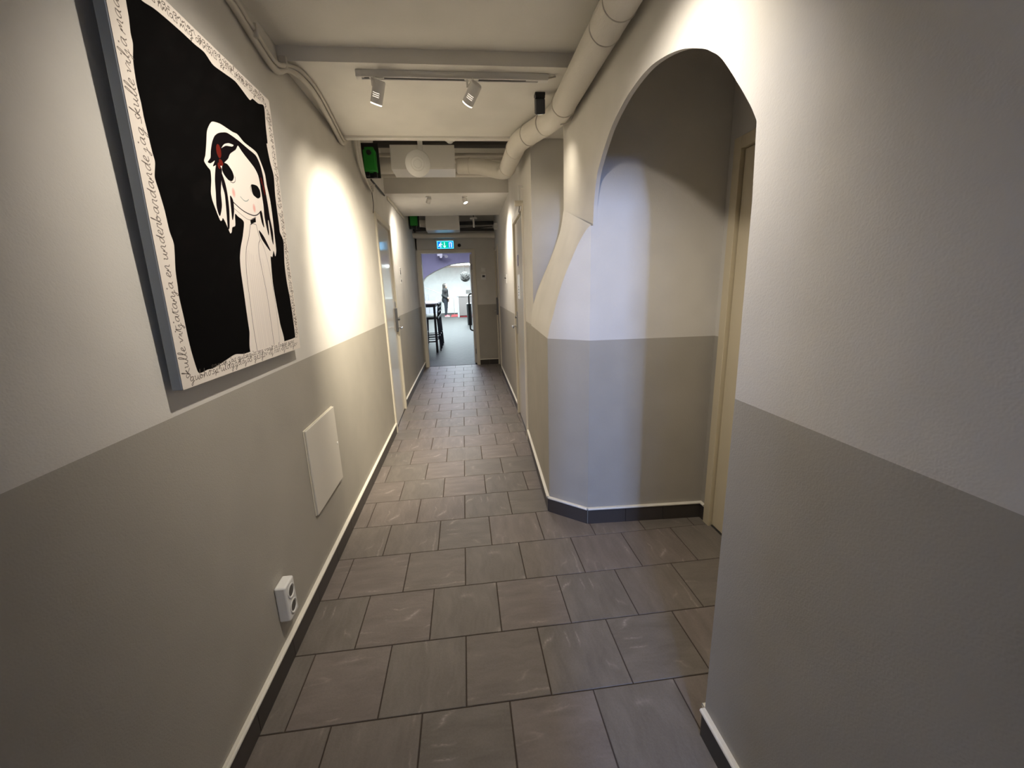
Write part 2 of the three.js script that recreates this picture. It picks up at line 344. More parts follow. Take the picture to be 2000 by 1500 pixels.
{
  const [g, w] = doorFrame('door_2', 'glossy cream door with notice plate beside the chamfered pier', [0.565, -4.56], [0.54, -3.64], 2.11);
  leaf(g, w, 2.11, 0.055, false);
  mesh('lock_plate', rbox(0.075, 0.115, 0.92, 1.16, -0.010, 0.004, 0.004), M.steel, g);
  mesh('lever', [rod(V(0.095, 1.005, 0), V(0.095, 1.005, 0.055), 0.010), tube([[0.095, 1.005, 0.05], [0.14, 1.005, 0.053], [0.225, 1.003, 0.05]], 0.009, 0.02, 16, 10)], M.steel, g);
  mesh('cylinder_lock', rod(V(0.095, 1.10, 0), V(0.095, 1.10, 0.018), 0.014), M.darkSteel, g);
}
{
  const [g, w] = doorFrame('door_3', 'cream door inside the arched alcove, seen edge on', [1.38, -2.092], [1.38, -1.165], 2.09, 0.055, M.oldTrim);
  leaf(g, w, 2.09, 0.055, false, M.oldTrim);
  mesh('lever', [rod(V(w - 0.12, 1.0, -0.01), V(w - 0.12, 1.0, 0.05), 0.010), tube([[w - 0.12, 1.0, 0.046], [w - 0.16, 1.0, 0.05], [w - 0.24, 1.0, 0.046]], 0.009, 0.02, 16, 10)], M.steel, g);
}
{
  const [g, w] = doorFrame('door_4', 'narrow cream door beside the end wall with dark lock plate', [0.61, -7.72], [0.595, -6.93], 2.11);
  leaf(g, w, 2.11, 0.055, false);
  mesh('lock_plate', rbox(0.08, 0.13, 0.93, 1.24, -0.010, 0.018, 0.005), M.darkSteel, g);
  mesh('lever', [rod(V(0.105, 1.005, 0.01), V(0.105, 1.005, 0.062), 0.010), tube([[0.105, 1.005, 0.058], [0.15, 1.005, 0.06], [0.22, 1.003, 0.058]], 0.009, 0.02, 16, 10)], M.steel, g);
}
{
  const [g, w] = doorFrame('door_5', 'open doorway at the end of the corridor with leaf swung back', [-0.765, -7.72], [0.25, -7.72], 2.105, 0.06);
  const x = w - 0.075;
  mesh('door_leaf', rbox(x - 0.022, x + 0.020, 0.010, 2.03, -1.02, -0.145, 0.003), M.door, g);
  mesh('pull_handle', tube([[x - 0.022, 0.62, -0.30], [x - 0.075, 0.64, -0.30], [x - 0.075, 1.30, -0.30], [x - 0.022, 1.32, -0.30]], 0.014, 0.05, 40, 10), M.black, g);
  for (const y of [0.24, 1.80]) mesh('hinge', rod(V(w - 0.062, y - 0.05, -0.142), V(w - 0.062, y + 0.05, -0.142), 0.010), M.darkSteel, g);
}

// ---------------------------------------------------------------- the painting (print is flat: drawn on a canvas texture)
const ART = {
  field: [[158,56],[204,49],[268,46],[341,45],[402,46],[460,44],[511,58],[596,52],[679,47],[782,66],[816,53],[871,51],[931,42],[922,112],[917,174],[904,183],[918,243],[939,291],[926,374],[927,477],[926,509],[954,543],[932,635],[931,711],[945,789],[949,935],[927,949],[787,951],[794,948],[471,952],[404,953],[349,947],[319,948],[259,957],[178,968],[146,967],[106,970],[89,963],[77,912],[72,866],[70,811],[66,757],[69,730],[73,691],[89,625],[80,592],[75,540],[66,499],[59,468],[73,431],[69,408],[64,361],[61,335],[61,305],[57,267],[61,219],[74,178],[73,157],[78,123],[79,96],[84,60],[118,58]],
  halo: [[442,235],[498,226],[581,225],[623,222],[677,234],[777,240],[810,264],[840,302],[845,344],[860,394],[862,464],[857,524],[853,584],[833,610],[821,590],[799,614],[782,613],[775,637],[765,717],[773,799],[783,874],[788,965],[473,966],[474,881],[475,825],[478,754],[480,685],[488,639],[506,604],[543,556],[567,511],[526,499],[504,494],[492,531],[467,540],[456,556],[443,561],[433,547],[420,530],[406,519],[397,527],[384,528],[368,503],[354,477],[352,452],[368,414],[372,388],[356,380],[341,368],[356,348],[374,313],[392,275],[418,249]],
  hair: [[502,249],[543,240],[617,241],[702,248],[771,255],[803,281],[816,315],[819,356],[824,390],[828,429],[831,467],[842,516],[830,564],[819,548],[812,480],[803,481],[799,520],[788,532],[773,475],[778,430],[777,399],[774,370],[773,349],[766,323],[737,302],[681,284],[641,271],[614,260],[589,278],[539,302],[516,322],[488,338],[457,356],[425,360],[395,371],[414,351],[383,365],[364,366],[387,349],[397,327],[415,300],[438,277],[467,261]],
  crescent: [[476,301],[502,283],[538,271],[576,267],[563,275],[513,285]],
  eye1: [[473,345],[504,342],[533,356],[540,373],[520,389],[493,391],[466,380],[456,366]],
  eye2: [[687,369],[738,364],[762,376],[759,398],[729,409],[690,403],[681,387]],
  s1: [[421,363],[452,366],[437,401],[419,440],[411,481],[387,513],[378,488],[388,445],[397,406]],
  s2: [[447,381],[462,407],[466,440],[461,487],[443,540],[434,544],[442,497],[450,443],[441,415]],
  s3: [[488,442],[503,453],[498,484],[478,514],[481,484]],
  s4: [[732,458],[750,456],[752,506],[737,489]],
  s5: [[697,527],[736,545],[784,588],[770,585],[715,554]],
  neck: [[627,497],[681,480],[678,498],[653,504],[628,514]],
  L_chin: [[502,456],[545,469],[608,478],[686,478],[747,450]],
  L_chin2: [[502,476],[558,490],[607,499],[639,496],[686,480]],
  L_smile: [[571,429],[593,439],[623,436],[639,427]],
  L_eye: [[550,370],[552,382],[529,394],[506,394]],
  L_eye2: [[687,369],[667,382],[677,396]],
  L_b1: [[623,512],[595,558],[558,592],[536,637],[520,708],[520,771],[513,855],[516,960]],
  L_b2: [[677,508],[686,542],[700,557],[668,576],[663,630],[677,696],[688,774],[687,854],[686,953]],
  L_b3: [[700,557],[731,588],[757,703],[764,821],[750,951]],
  L_b4: [[677,508],[651,505],[623,513]],
  cheek: [[519,425],[681,450]],
  red: [[453,315],[457,347],[439,360],[794,338],[807,367]]
};

{
  const W = 1024, Hh = 1256, cv = document.createElement('canvas'); cv.width = W; cv.height = Hh;
  const c = cv.getContext('2d'), X = p => p[0] / 1000 * W, Y = p => p[1] / 1000 * Hh;
  c.fillStyle = '#e3dad0'; c.fillRect(0, 0, W, Hh);
  const path = (pts, closed = true, smooth = true) => {
    c.beginPath();
    const n = pts.length, mid = (a, b) => [(X(a) + X(b)) / 2, (Y(a) + Y(b)) / 2];
    if (closed && smooth) {                                     // Catmull-Rom through the points
      const q = k => [X(pts[(k + n) % n]), Y(pts[(k + n) % n])]; c.moveTo(...q(0));
      for (let i = 0; i < n; i++) { const a = q(i - 1), b = q(i), d = q(i + 1), e = q(i + 2), s = 0.13; c.bezierCurveTo(b[0] + (d[0] - a[0]) * s, b[1] + (d[1] - a[1]) * s, d[0] - (e[0] - b[0]) * s, d[1] - (e[1] - b[1]) * s, d[0], d[1]); }
    } else {
      c.moveTo(X(pts[0]), Y(pts[0]));
      for (let i = 1; i < n - 1; i++) { if (smooth) c.quadraticCurveTo(X(pts[i]), Y(pts[i]), ...mid(pts[i], pts[i + 1])); else c.lineTo(X(pts[i]), Y(pts[i])); }
      c.lineTo(X(pts[n - 1]), Y(pts[n - 1]));
    }
    if (closed) c.closePath();
  };
  const fill = (k, col, smooth = true) => { path(ART[k], true, smooth); c.fillStyle = col; c.fill(); };
  const line = (k, col, w) => { path(ART[k], false); c.strokeStyle = col; c.lineWidth = w; c.lineCap = 'round'; c.stroke(); };
  fill('field', '#030202');
  // brushed greyish patches in the black ground
  c.save(); path(ART.field); c.clip();
  for (let k = 0; k < 130; k++) {
    const x = W * (0.1 + 0.8 * rnd()), y = Hh * (0.05 + 0.7 * rnd()), r = 20 + 60 * rnd();
    c.globalAlpha = 0.045; c.fillStyle = k % 3 ? '#2e2a26' : '#241e20'; c.beginPath(); c.ellipse(x, y, r, r * 0.35, -0.7 + rnd() * 0.3, 0, 7); c.fill();
  }
  c.restore(); c.globalAlpha = 1;
  fill('halo', '#e8dfd6');
  for (const k of ['hair', 's1', 's2', 's3', 's4', 's5', 'neck', 'eye1', 'eye2']) fill(k, k.startsWith('eye') || k === 'neck' ? '#070505' : '#0c0609', k !== 'neck');
  for (const k of ['s1', 's2', 's3', 's4', 's5']) { path(ART[k]); c.strokeStyle = '#0c0609'; c.lineWidth = 5; c.stroke(); }
  fill('crescent', '#e8dfd6');
  ART.red.forEach((p, i) => { c.fillStyle = i < 3 ? '#7a2015' : '#64180f'; c.globalAlpha = 0.85; c.beginPath(); c.ellipse(X(p), Y(p), [17, 15, 10, 8, 8][i], [26, 12, 12, 18, 24][i], [0.2, 0, 0.2, -0.3, -0.2][i], 0, 7); c.fill(); });
  c.globalAlpha = 1;
  for (const p of ART.cheek) for (let k = 0; k < 5; k++) { c.globalAlpha = 0.22; c.fillStyle = '#e0968f'; c.beginPath(); c.ellipse(X(p), Y(p), 14 - 2 * k, 20 - 3 * k, 0.1, 0, 7); c.fill(); }
  c.globalAlpha = 1;
  line('L_chin', '#221d1e', 4); line('L_chin2', '#8d8583', 2.4); line('L_smile', '#8f9a94', 3.4); line('L_eye', '#6b6462', 2.6); line('L_eye2', '#6b6462', 2.6);
  line('L_b1', '#3a3234', 2.6); line('L_b2', '#3a3234', 2.6); line('L_b3', '#8d8583', 2); line('L_b4', '#5a5254', 2.2);
  // faint folds of the dress
  for (let k = 0; k < 9; k++) { c.globalAlpha = 0.16; c.strokeStyle = '#a59aa0'; c.lineWidth = 5; c.beginPath(); const x = 555 + k * 17; c.moveTo(x / 1000 * W, (0.60 + 0.05 * rnd()) * Hh); c.quadraticCurveTo((x - 6) / 1000 * W, 0.75 * Hh, (x - 12 + 10 * rnd()) / 1000 * W, 0.95 * Hh); c.stroke(); }
  c.globalAlpha = 1;
  // handwriting around the border
  const GLYPH = {
    a: [[45, 45], [20, 52], [5, 25], [20, 0], [40, 15], [46, 52], [45, 10], [60, 0]], b: [[0, 0], [15, 95], [5, 100], [8, 5], [30, 0], [42, 25], [25, 48], [10, 35], [52, 30]],
    d: [[45, 45], [20, 52], [5, 25], [20, 0], [40, 15], [50, 100], [45, 10], [60, 0]], e: [[0, 18], [32, 30], [30, 50], [15, 52], [5, 25], [15, 0], [42, 8]],
    f: [[0, 0], [28, 88], [14, 102], [10, -30], [0, -42], [32, 5]], g: [[45, 45], [20, 52], [5, 25], [20, 0], [40, 15], [46, 52], [42, -30], [22, -44], [20, -18], [60, 5]],
    h: [[0, 0], [20, 92], [8, 102], [8, 0], [12, 30], [32, 52], [38, 10], [52, 0]], i: [[0, 15], [15, 52], [15, 8], [32, 0]], j: [[0, 15], [16, 52], [15, -30], [0, -44], [-6, -22], [32, 2]],
    k: [[0, 0], [18, 90], [8, 102], [10, 0], [10, 25], [38, 52], [30, 30], [12, 27], [32, 10], [52, 0]], l: [[0, 0], [22, 45], [28, 95], [15, 102], [12, 50], [16, 5], [34, 0]],
    m: [[0, 0], [6, 52], [8, 5], [22, 55], [30, 5], [45, 55], [56, 42], [56, 8], [70, 0]], n: [[0, 0], [6, 52], [8, 5], [26, 55], [39, 45], [38, 8], [54, 0]], o: [[25, 52], [5, 30], [15, 0], [38, 15], [35, 45], [22, 52], [56, 42]],
    p: [[0, 20], [10, 52], [10, -42], [12, 30], [35, 52], [42, 25], [25, 2], [10, 10], [56, 5]], r: [[0, 0], [10, 54], [16, 42], [36, 52], [30, 10], [44, 0]], s: [[0, 8], [25, 0], [36, 12], [14, 32], [15, 46], [30, 54], [38, 42]],
    t: [[0, 15], [16, 92], [15, 8], [34, 0]], u: [[0, 42], [8, 52], [8, 10], [20, 0], [38, 15], [40, 52], [40, 10], [56, 0]], v: [[0, 42], [8, 52], [20, 0], [38, 52], [52, 44]], y: [[0, 42], [8, 52], [10, 12], [30, 8], [38, 52], [34, -30], [18, -44], [14, -20], [54, 4]]
  };
  const write = (txt, x, y, ang, size, len) => {
    const adv = q => q === ' ' ? 26 : GLYPH[q][GLYPH[q].length - 1][0] + 2;
    let total = 0; for (const q of txt) total += adv(q);
    const k = len / total, sy = size / 100;
    c.save(); c.translate(x, y); c.rotate(ang); c.strokeStyle = '#5b524b'; c.fillStyle = '#5b524b'; c.lineWidth = 2.3; c.lineCap = 'round';
    let pen = 0;
    for (const q of txt) {
      if (q !== ' ') {
        const P = GLYPH[q].map(([a, b]) => [(pen + a) * k + b * sy * 0.16, -b * sy + (rnd() - 0.5) * 2]);
        c.beginPath(); c.moveTo(...P[0]);
        for (let i = 1; i < P.length - 1; i++) c.quadraticCurveTo(...P[i], (P[i][0] + P[i + 1][0]) / 2, (P[i][1] + P[i + 1][1]) / 2);
        c.lineTo(...P[P.length - 1]); c.stroke();
        if (q === 'i' || q === 'j') { c.beginPath(); c.arc((pen + 20) * k + 10, -74 * sy, 2.4, 0, 7); c.fill(); }
        if (q === 't') { c.beginPath(); c.moveTo((pen - 2) * k + 8, -58 * sy); c.lineTo((pen + 34) * k + 8, -62 * sy); c.stroke(); }
      }
      pen += adv(q);
    }
    c.restore();
  };
  write('skulle vitjatanja en underbardande jag skulle vilja maaiikal', 50, Hh - 26, -Math.PI / 2, 44, Hh - 60);
  write('gubhosp ulaggdajas gesgsv itf rar iljas tigev', 40, Hh - 18, 0, 34, W - 80);
  write('sagan jas gulsegiss seg varit sa lagge gras', 170, Hh - 40, 0, 24, W - 250);
  write('ag jass rmas mig annars gjort satter seglar ty', 80, 42, 0, 34, W - 120);
  write('sig ar jas annan gasmad isegl jag gor salta', 110, 22, 0, 22, W - 170);
  write('aljnar visor lovasig glantade maskrut jagtillvar', W - 46, 50, Math.PI / 2, 40, Hh - 110);
  write('seg jaggas ilma rasga testa livsel mager salunda jagas', W - 24, 60, Math.PI / 2, 26, Hh - 140);
  const tex = new THREE.CanvasTexture(cv); tex.colorSpace = THREE.SRGBColorSpace; tex.anisotropy = 8;
  const art = new THREE.MeshPhysicalMaterial({ map: tex, roughness: 0.85, specularIntensity: 0.15 });
  const p = thing('painting', 'large canvas painting of a white veiled girl on a black ground', 'painting', [-0.725, 1.19, -1.106], 0);
  // canvas leans forward at the top
  p.rotation.z = -0.0229;
  const w = 0.783, h = 0.962, d = 0.026;
  mesh('stretcher', rbox(-d, 0, 0, h, 0, -w, 0.003), new THREE.MeshStandardMaterial({ color: new THREE.Color().setRGB(0.30, 0.335, 0.38), roughness: 0.7 }), p);
  const pg = new THREE.PlaneGeometry(w - 0.002, h - 0.002); pg.rotateY(Math.PI / 2);
  mesh('canvas_face', pg.translate(0.0008, h / 2, -w / 2), art, p);
}
// ---------------------------------------------------------------- left wall fittings
{
  const t = thing('access_hatch', 'square white access hatch low on the wall below the painting', 'hatch', [XL, 0.38, -1.87]);
  mesh('hatch_frame', rbox(0, 0.006, 0, 0.43, 0, -0.42, 0.002), M.trim, t);
  mesh('hatch_door', rbox(0.006, 0.015, 0.002, 0.428, -0.002, -0.418, 0.003), M.duct, t);
  mesh('latch', rod(V(0.012, 0.22, -0.398), V(0.018, 0.22, -0.398), 0.008), M.white, t);
}
{
  const t = thing('wall_socket', 'white double power socket above the skirting near the hatch', 'socket', [XL, 0.205, -1.405]);
  const w = 0.078, h = 0.15;
  mesh('housing', rbox(0, 0.042, 0, h, 0, -w, 0.008, 3), M.plastic, t);
  for (const y of [0.042, 0.108]) {
    const s = mesh('socket_well', new THREE.LatheGeometry([[0.0001, 0.033], [0.020, 0.033], [0.0215, 0.0445], [0.0265, 0.0455], [0.028, 0.0425]].map(q => new THREE.Vector2(...q)), 28).rotateZ(-Math.PI / 2).translate(0, y, -w / 2), M.white, t);
    mesh('contact', [rod(V(0.0325, y - 0.0095, -w / 2), V(0.0338, y - 0.0095, -w / 2), 0.0028), rod(V(0.0325, y + 0.0095, -w / 2), V(0.0338, y + 0.0095, -w / 2), 0.0028)], M.black, s);
    mesh('bore', rod(V(0.0420, y, -w / 2), V(0.0425, y, -w / 2), 0.0195), new THREE.MeshStandardMaterial({ color: 0x5b5853, roughness: 0.6 }), s);
  }
}
{
  const t = thing('cable_conduit', 'pale twin cable conduit clipped along the ceiling edge', 'conduit');
  const a = [[-0.752, 2.478, 0.45], [-0.750, 2.462, -1.2], [-0.748, 2.436, -1.80], [-0.745, 2.392, -1.95], [-0.742, 2.362, -2.08], [-0.742, 2.372, -2.15], [-0.730, 2.410, -2.20], [-0.704, 2.420, -2.26], [-0.690, 2.420, -2.40], [-0.698, 2.420, -2.55], [-0.718, 2.418, -2.77], [-0.742, 2.416, -3.02], [-0.750, 2.402, -3.16], [-0.74, 2.44, -3.24], [-0.72, 2.56, -3.30]];
  for (const q of a) q[1] -= 0.012;
  mesh('conduit_pipe', tube(a, 0.0125, 0.06, 160, 10), M.duct, t);
  mesh('conduit_pipe', tube(a.map(([x, y, z]) => [x + 0.012, y + 0.021, z + (z > -2.2 ? 0.01 : -0.01)]), 0.0095, 0.06, 160, 10), M.duct, t);
  for (const [x, y, z] of [[-0.742, 2.392, -1.93], [-0.735, 2.405, -2.185]]) mesh('clip', rbox(x - 0.012, x + 0.022, y - 0.014, y + 0.034, z + 0.009, z - 0.009, 0.004), M.duct, t);
}
{
  for (const [y0, y1, z, lab] of [[1.615, 1.70, -5.55, 'upper small black sign on the wall past the glossy door'], [1.52, 1.555, -5.56, 'lower small black mark below the sign past the glossy door']]) {
    const t = thing('wall_sign', lab, 'sign', [XLF, 0, z]);
    mesh('plate', rbox(0, 0.006, y0 - 0.01, y1 + 0.01, 0.022, -0.022, 0.002), M.white, t);
    mesh('pictogram', [rod(V(0.0062, y0 + 0.006, 0), V(0.0062, y1 - 0.02, 0), 0.006), new THREE.SphereGeometry(0.008, 10, 8).translate(0.0062, y1 - 0.008, 0)], M.black, t);
  }
}
// ---------------------------------------------------------------- track lights
function spotHead(name, label, pos, aim, light, group) {
  const t = thing(name, label, 'spotlight', pos, 0, group);
  mesh('adapter', rbox(-0.035, 0.035, 0.0, 0.022, -0.014, 0.014, 0.003), M.white, t);
  mesh('neck', rod(V(-0.022, 0.002, 0), V(-0.022, -0.035, 0), 0.005), M.white, t);
  const h = new THREE.Group(); h.name = 'head'; h.position.set(0, -0.06, 0); t.add(h);
  const dir = V(...aim).sub(V(pos[0], pos[1] - 0.06, pos[2])).normalize();
  h.quaternion.setFromUnitVectors(V(0, -1, 0), dir);
  mesh('barrel', [new THREE.LatheGeometry([[0.0001, 0.050], [0.024, 0.050], [0.0285, 0.045], [0.0285, -0.044], [0.0265, -0.048], [0.0245, -0.044], [0.0235, -0.03]].map(q => new THREE.Vector2(...q)), 28), rod(V(-0.03, 0.02, 0), V(-0.024, 0.06, 0), 0.004)], M.white, h);
  const slotGlow = new THREE.MeshStandardMaterial({ color: 0xffffff, emissive: light.color, emissiveIntensity: 1.3 });
  for (let k = 0; k < 3; k++) mesh('glowing_slot', new THREE.TorusGeometry(0.0286, 0.0011, 6, 12, 1.1).rotateX(Math.PI / 2).rotateY(-1.1).translate(0, -0.004 - k * 0.008, 0), slotGlow, h);
  mesh('lamp_lens', new THREE.CylinderGeometry(0.0262, 0.0262, 0.005, 24).translate(0, -0.0495, 0), new THREE.MeshStandardMaterial({ color: 0xffffff, emissive: light.color, emissiveIntensity: 6 }), h);
  const p = V(0, -0.058, 0).applyQuaternion(h.quaternion).add(V(pos[0], pos[1] - 0.06, pos[2]));
  spot([p.x, p.y, p.z], aim, light.color, light.cd, light.angle, light.penumbra, 1.2);
  return t;
}
function track(name, label, x0, x1, y, z) {
  const t = thing(name, label, 'track', [0, 0, 0]);
  const top = y, yb = y - 0.030;
  mesh('rail', [rbox(x0, x1, yb + 0.006, top, z + 0.017, z - 0.017, 0.002), rbox(x0, x1, yb, yb + 0.010, z + 0.017, z + 0.010, 0.001), rbox(x0, x1, yb, yb + 0.010, z - 0.010, z - 0.017, 0.001)], M.white, t);
  mesh('groove', box(x0 + 0.03, x1 - 0.06, yb + 0.0045, yb + 0.0065, z + 0.0095, z - 0.0095), M.dark, t);
  mesh('end_cap', rbox(x1 - 0.001, x1 + 0.05, yb, top, z + 0.016, z - 0.016, 0.003), M.white, t);
  mesh('end_cap', rbox(x0 - 0.006, x0 + 0.02, yb, top, z + 0.0175, z - 0.0175, 0.003), M.white, t);
  return t;
}
const tr = track('lighting_track', 'white lighting track with two spotlights under the first beam', -0.44, 0.43, 2.44, -2.30);
mesh('feed_cable', tube([[0.47, 2.425, -2.30], [0.49, 2.428, -2.30], [0.52, 2.434, -2.30]], 0.005, 0.03, 16, 8), M.duct, tr);
spotHead('track_spotlight', 'white track spotlight nearer the painting wall', [-0.352, 2.412, -2.30], [-0.80, 1.10, -2.80], { color: WARM, cd: 1.7, angle: 0.95, penumbra: 1 }, 'track spotlights');
spotHead('track_spotlight', 'white track spotlight in the middle of the track', [0.100, 2.412, -2.30], [-0.78, 1.12, -3.25], { color: WARM, cd: 26, angle: 0.76, penumbra: 1 }, 'track spotlights');
track('lighting_track', 'lighting track of the bay above the viewer', -0.30, 0.47, 2.50, -1.10);
spotHead('track_spotlight', 'track spotlight above the viewer aimed at the painting', [0.12, 2.47, -1.10], [-0.74, 1.32, -1.72], { color: NEUTRAL, cd: 6, angle: 0.78, penumbra: 1 }, 'track spotlights');
spotHead('track_spotlight', 'track spotlight above the viewer aimed at the arch wall', [0.28, 2.47, -1.10], [0.92, 0.0, -1.92], { color: NEUTRAL, cd: 5.2, angle: 1.0, penumbra: 1 }, 'track spotlights');
{
  const t = thing('black_spotlight', 'small black spotlight under the beam beside the duct', 'spotlight', [0.475, 2.385, -2.50]);
  mesh('bracket', [rbox(-0.028, 0.028, 0.040, 0.055, -0.02, 0.02, 0.002), rbox(-0.026, 0.026, 0.027, 0.042, -0.018, 0.02, 0.002)], M.black, t);
  const h = new THREE.Group(); h.name = 'head'; t.add(h);
  const aim = V(0.62, 0.8, -3.25), dir = aim.clone().sub(V(0.475, 2.38, -2.50)).normalize(); h.quaternion.setFromUnitVectors(V(0, -1, 0), dir);
  mesh('body', rbox(-0.026, 0.026, -0.042, 0.028, -0.024, 0.024, 0.006), new THREE.MeshStandardMaterial({ color: new THREE.Color().setRGB(0.035, 0.038, 0.042), roughness: 0.5 }), h);
  mesh('lamp_lens', new THREE.CylinderGeometry(0.018, 0.018, 0.003, 20).translate(0, -0.0425, 0), new THREE.MeshStandardMaterial({ color: 0xffffff, emissive: WARM, emissiveIntensity: 0.6 }), h);
  const p = dir.clone().multiplyScalar(0.052).add(V(0.475, 2.385, -2.50));
  spot([p.x, p.y, p.z], [aim.x, aim.y, aim.z], WARM, 0.9, 1.05, 1, 1.2);
}
// surface spots under the second beam
function soffitSpot(label, pos, aim, light) {
  const t = thing('ceiling_spotlight', label, 'spotlight', pos, 0, 'spots under the second beam');
  mesh('base', new THREE.CylinderGeometry(0.030, 0.032, 0.012, 24).translate(0, -0.006, 0), M.white, t);
  const h = new THREE.Group(); h.name = 'head'; h.position.set(0, -0.045, 0); t.add(h);
  const dir = V(...aim).sub(V(pos[0], pos[1] - 0.045, pos[2])).normalize(); h.quaternion.setFromUnitVectors(V(0, -1, 0), dir);
  mesh('barrel', new THREE.LatheGeometry([[0.0001, 0.035], [0.022, 0.033], [0.027, 0.02], [0.027, -0.026], [0.024, -0.026], [0.022, -0.015]].map(q => new THREE.Vector2(...q)), 24), M.white, h);
  mesh('lamp_lens', new THREE.CylinderGeometry(0.0225, 0.0225, 0.002, 20).translate(0, -0.021, 0), new THREE.MeshStandardMaterial({ color: 0xffffff, emissive: light.color, emissiveIntensity: light.glow }), h);
  const p = V(0, -0.032, 0).applyQuaternion(h.quaternion).add(V(pos[0], pos[1] - 0.045, pos[2]));
  spot([p.x, p.y, p.z], aim, light.color, light.cd, light.angle, 0.9, 1.2);
}
soffitSpot('lit ceiling spotlight glaring toward the viewer under second beam', [0.08, 2.45, -5.12], [0.60, 0.95, -4.78], { color: NEUTRAL, cd: 6, angle: 1.12, glow: 40 });
soffitSpot('white ceiling spotlight turned toward the painting wall', [-0.33, 2.45, -5.10], [-0.80, 1.5, -5.75], { color: NEUTRAL, cd: 5.2, angle: 1.0, glow: 6 });

// ---------------------------------------------------------------- ducts and service boxes
{
  const t = thing('ventilation_duct', 'painted round ventilation duct along the right ceiling edge', 'duct');
  const R = 0.064, path = [[0.595, 2.368, 0.62], [0.595, 2.368, -2.60], [0.425, 2.367, -3.02], [0.415, 2.367, -3.78], [0.20, 2.462, -3.95], [0.02, 2.475, -4.00]];
  mesh('duct_pipe', new THREE.TubeGeometry(bent(path, 0.10), 260, R, 28), M.duct, t);
  const ring = (c, d, r = R + 0.0035, th = 0.0035) => { const g = new THREE.TorusGeometry(r, th, 8, 36); g.applyQuaternion(new THREE.Quaternion().setFromUnitVectors(V(0, 0, 1), V(...d).normalize())); return g.translate(...c); };
  for (const z of [-0.2, -1.0, -1.62, -1.77]) mesh('seam_ring', ring([0.595, 2.368, z], [0, 0, 1], R, 0.003), M.duct, t);
  mesh('seam_ring', ring([0.595, 2.368, -2.44], [0, 0, 1], R + 0.001, 0.004), M.duct, t);
  mesh('seam_ring', ring([0.545, 2.368, -2.72], [-0.375, 0, -0.927], R + 0.001, 0.004), M.duct, t);
  mesh('seam_ring', ring([0.475, 2.367, -2.895], [-0.375, 0, -0.927], R + 0.001, 0.003), M.duct, t);
  mesh('seam_ring', ring([0.422, 2.367, -3.17], [0, 0, 1], R + 0.001, 0.003), M.duct, t);
  mesh('seam_ring', ring([0.416, 2.367, -3.62], [0, 0, 1], R + 0.001, 0.003), M.duct, t);
  mesh('seam_ring', ring([0.12, 2.468, -3.972], [-0.98, 0.07, -0.27], R + 0.001, 0.003), M.duct, t);
  mesh('hanger', [tube([[0.672, 2.50, -2.52], [0.672, 2.36, -2.52], [0.655, 2.305, -2.52], [0.595, 2.297, -2.52]], 0.004, 0.03, 20, 6)], M.duct, t);
}
{
  const t = thing('ventilation_box', 'white ventilation box in the first service bay', 'ventilation unit', [-0.275, 2.425, -3.90]);
  mesh('casing', rbox(-0.27, 0.27, 0, 0.19, -0.27, 0, 0.004), M.white, t);
  mesh('cover_plate', rbox(-0.262, 0.262, 0.008, 0.184, -0.001, 0.004, 0.002), M.white, t);
  mesh('duct_stub', rod(V(-0.27, 0.06, -0.13), V(-0.455, 0.06, -0.13), 0.064, 0.064, 24), M.duct, t);
}
function prismXY(pts, z0, z1) {
  const g = new THREE.ExtrudeGeometry(new THREE.Shape(pts.map(p => new THREE.Vector2(...p))), { depth: Math.abs(z1 - z0), bevelEnabled: false });
  return metric(g.translate(0, 0, Math.min(z0, z1)));
}
function greenActuator(label, pos, s) {
  const t = thing('damper_actuator', label, 'actuator', pos, 0, 'green damper actuators');
  mesh('motor_housing', [rbox(-0.06 * s, 0.055 * s, -0.10 * s, 0.09 * s, -0.04 * s, 0.04 * s, 0.012 * s, 3), rbox(-0.045 * s, 0.04 * s, 0.08 * s, 0.115 * s, -0.03 * s, 0.03 * s, 0.008 * s)], M.green, t);
  mesh('back_plate', rbox(-0.085 * s, 0.075 * s, -0.14 * s, 0.17 * s, -0.06 * s, -0.042 * s, 0.004), M.black, t);
  mesh('shaft_clamp', rod(V(0, 0.06 * s, 0.04 * s), V(0, 0.06 * s, 0.058 * s), 0.022 * s), M.black, t);
  mesh('cable_gland', rbox(0.02 * s, 0.05 * s, -0.15 * s, -0.10 * s, -0.02 * s, 0.02 * s, 0.004), M.black, t);
  mesh('cable_gland', rbox(-0.05 * s, -0.02 * s, -0.135 * s, -0.10 * s, -0.02 * s, 0.02 * s, 0.004), M.black, t);
}
greenActuator('bright green damper actuator in the first service bay', [-0.692, 2.462, -3.80], 0.86);
greenActuator('dark green damper actuator in the far service bay', [-0.70, 2.50, -6.96], 1);
{
  const t = thing('cable_bundle', 'loose pale cables hanging beside the green actuator', 'cables');
  for (let k = 0; k < 5; k++) {
    const d = k * 0.011;
    mesh('cable', tube([[-0.70 + d, 2.85, -3.40 - d], [-0.735 + d * 0.5, 2.52, -3.48 - d], [-0.750 + d * 0.4, 2.36 - d, -3.62 - d * 2], [-0.745 + d * 0.3, 2.29 - d, -3.85 - d * 3], [-0.755 + d * 0.15, 2.34, -4.02 - d * 2], [-0.756 + d * 0.15, 2.37, -4.2]], 0.0055, 0.08, 48, 8), k % 2 ? M.white : M.duct, t);
  }
  mesh('cable', tube([[-0.745, 2.30, -4.0], [-0.752, 2.17, -4.06], [-0.755, 2.10, -4.02]], 0.003, 0.05, 20, 6), M.dark, t);
}
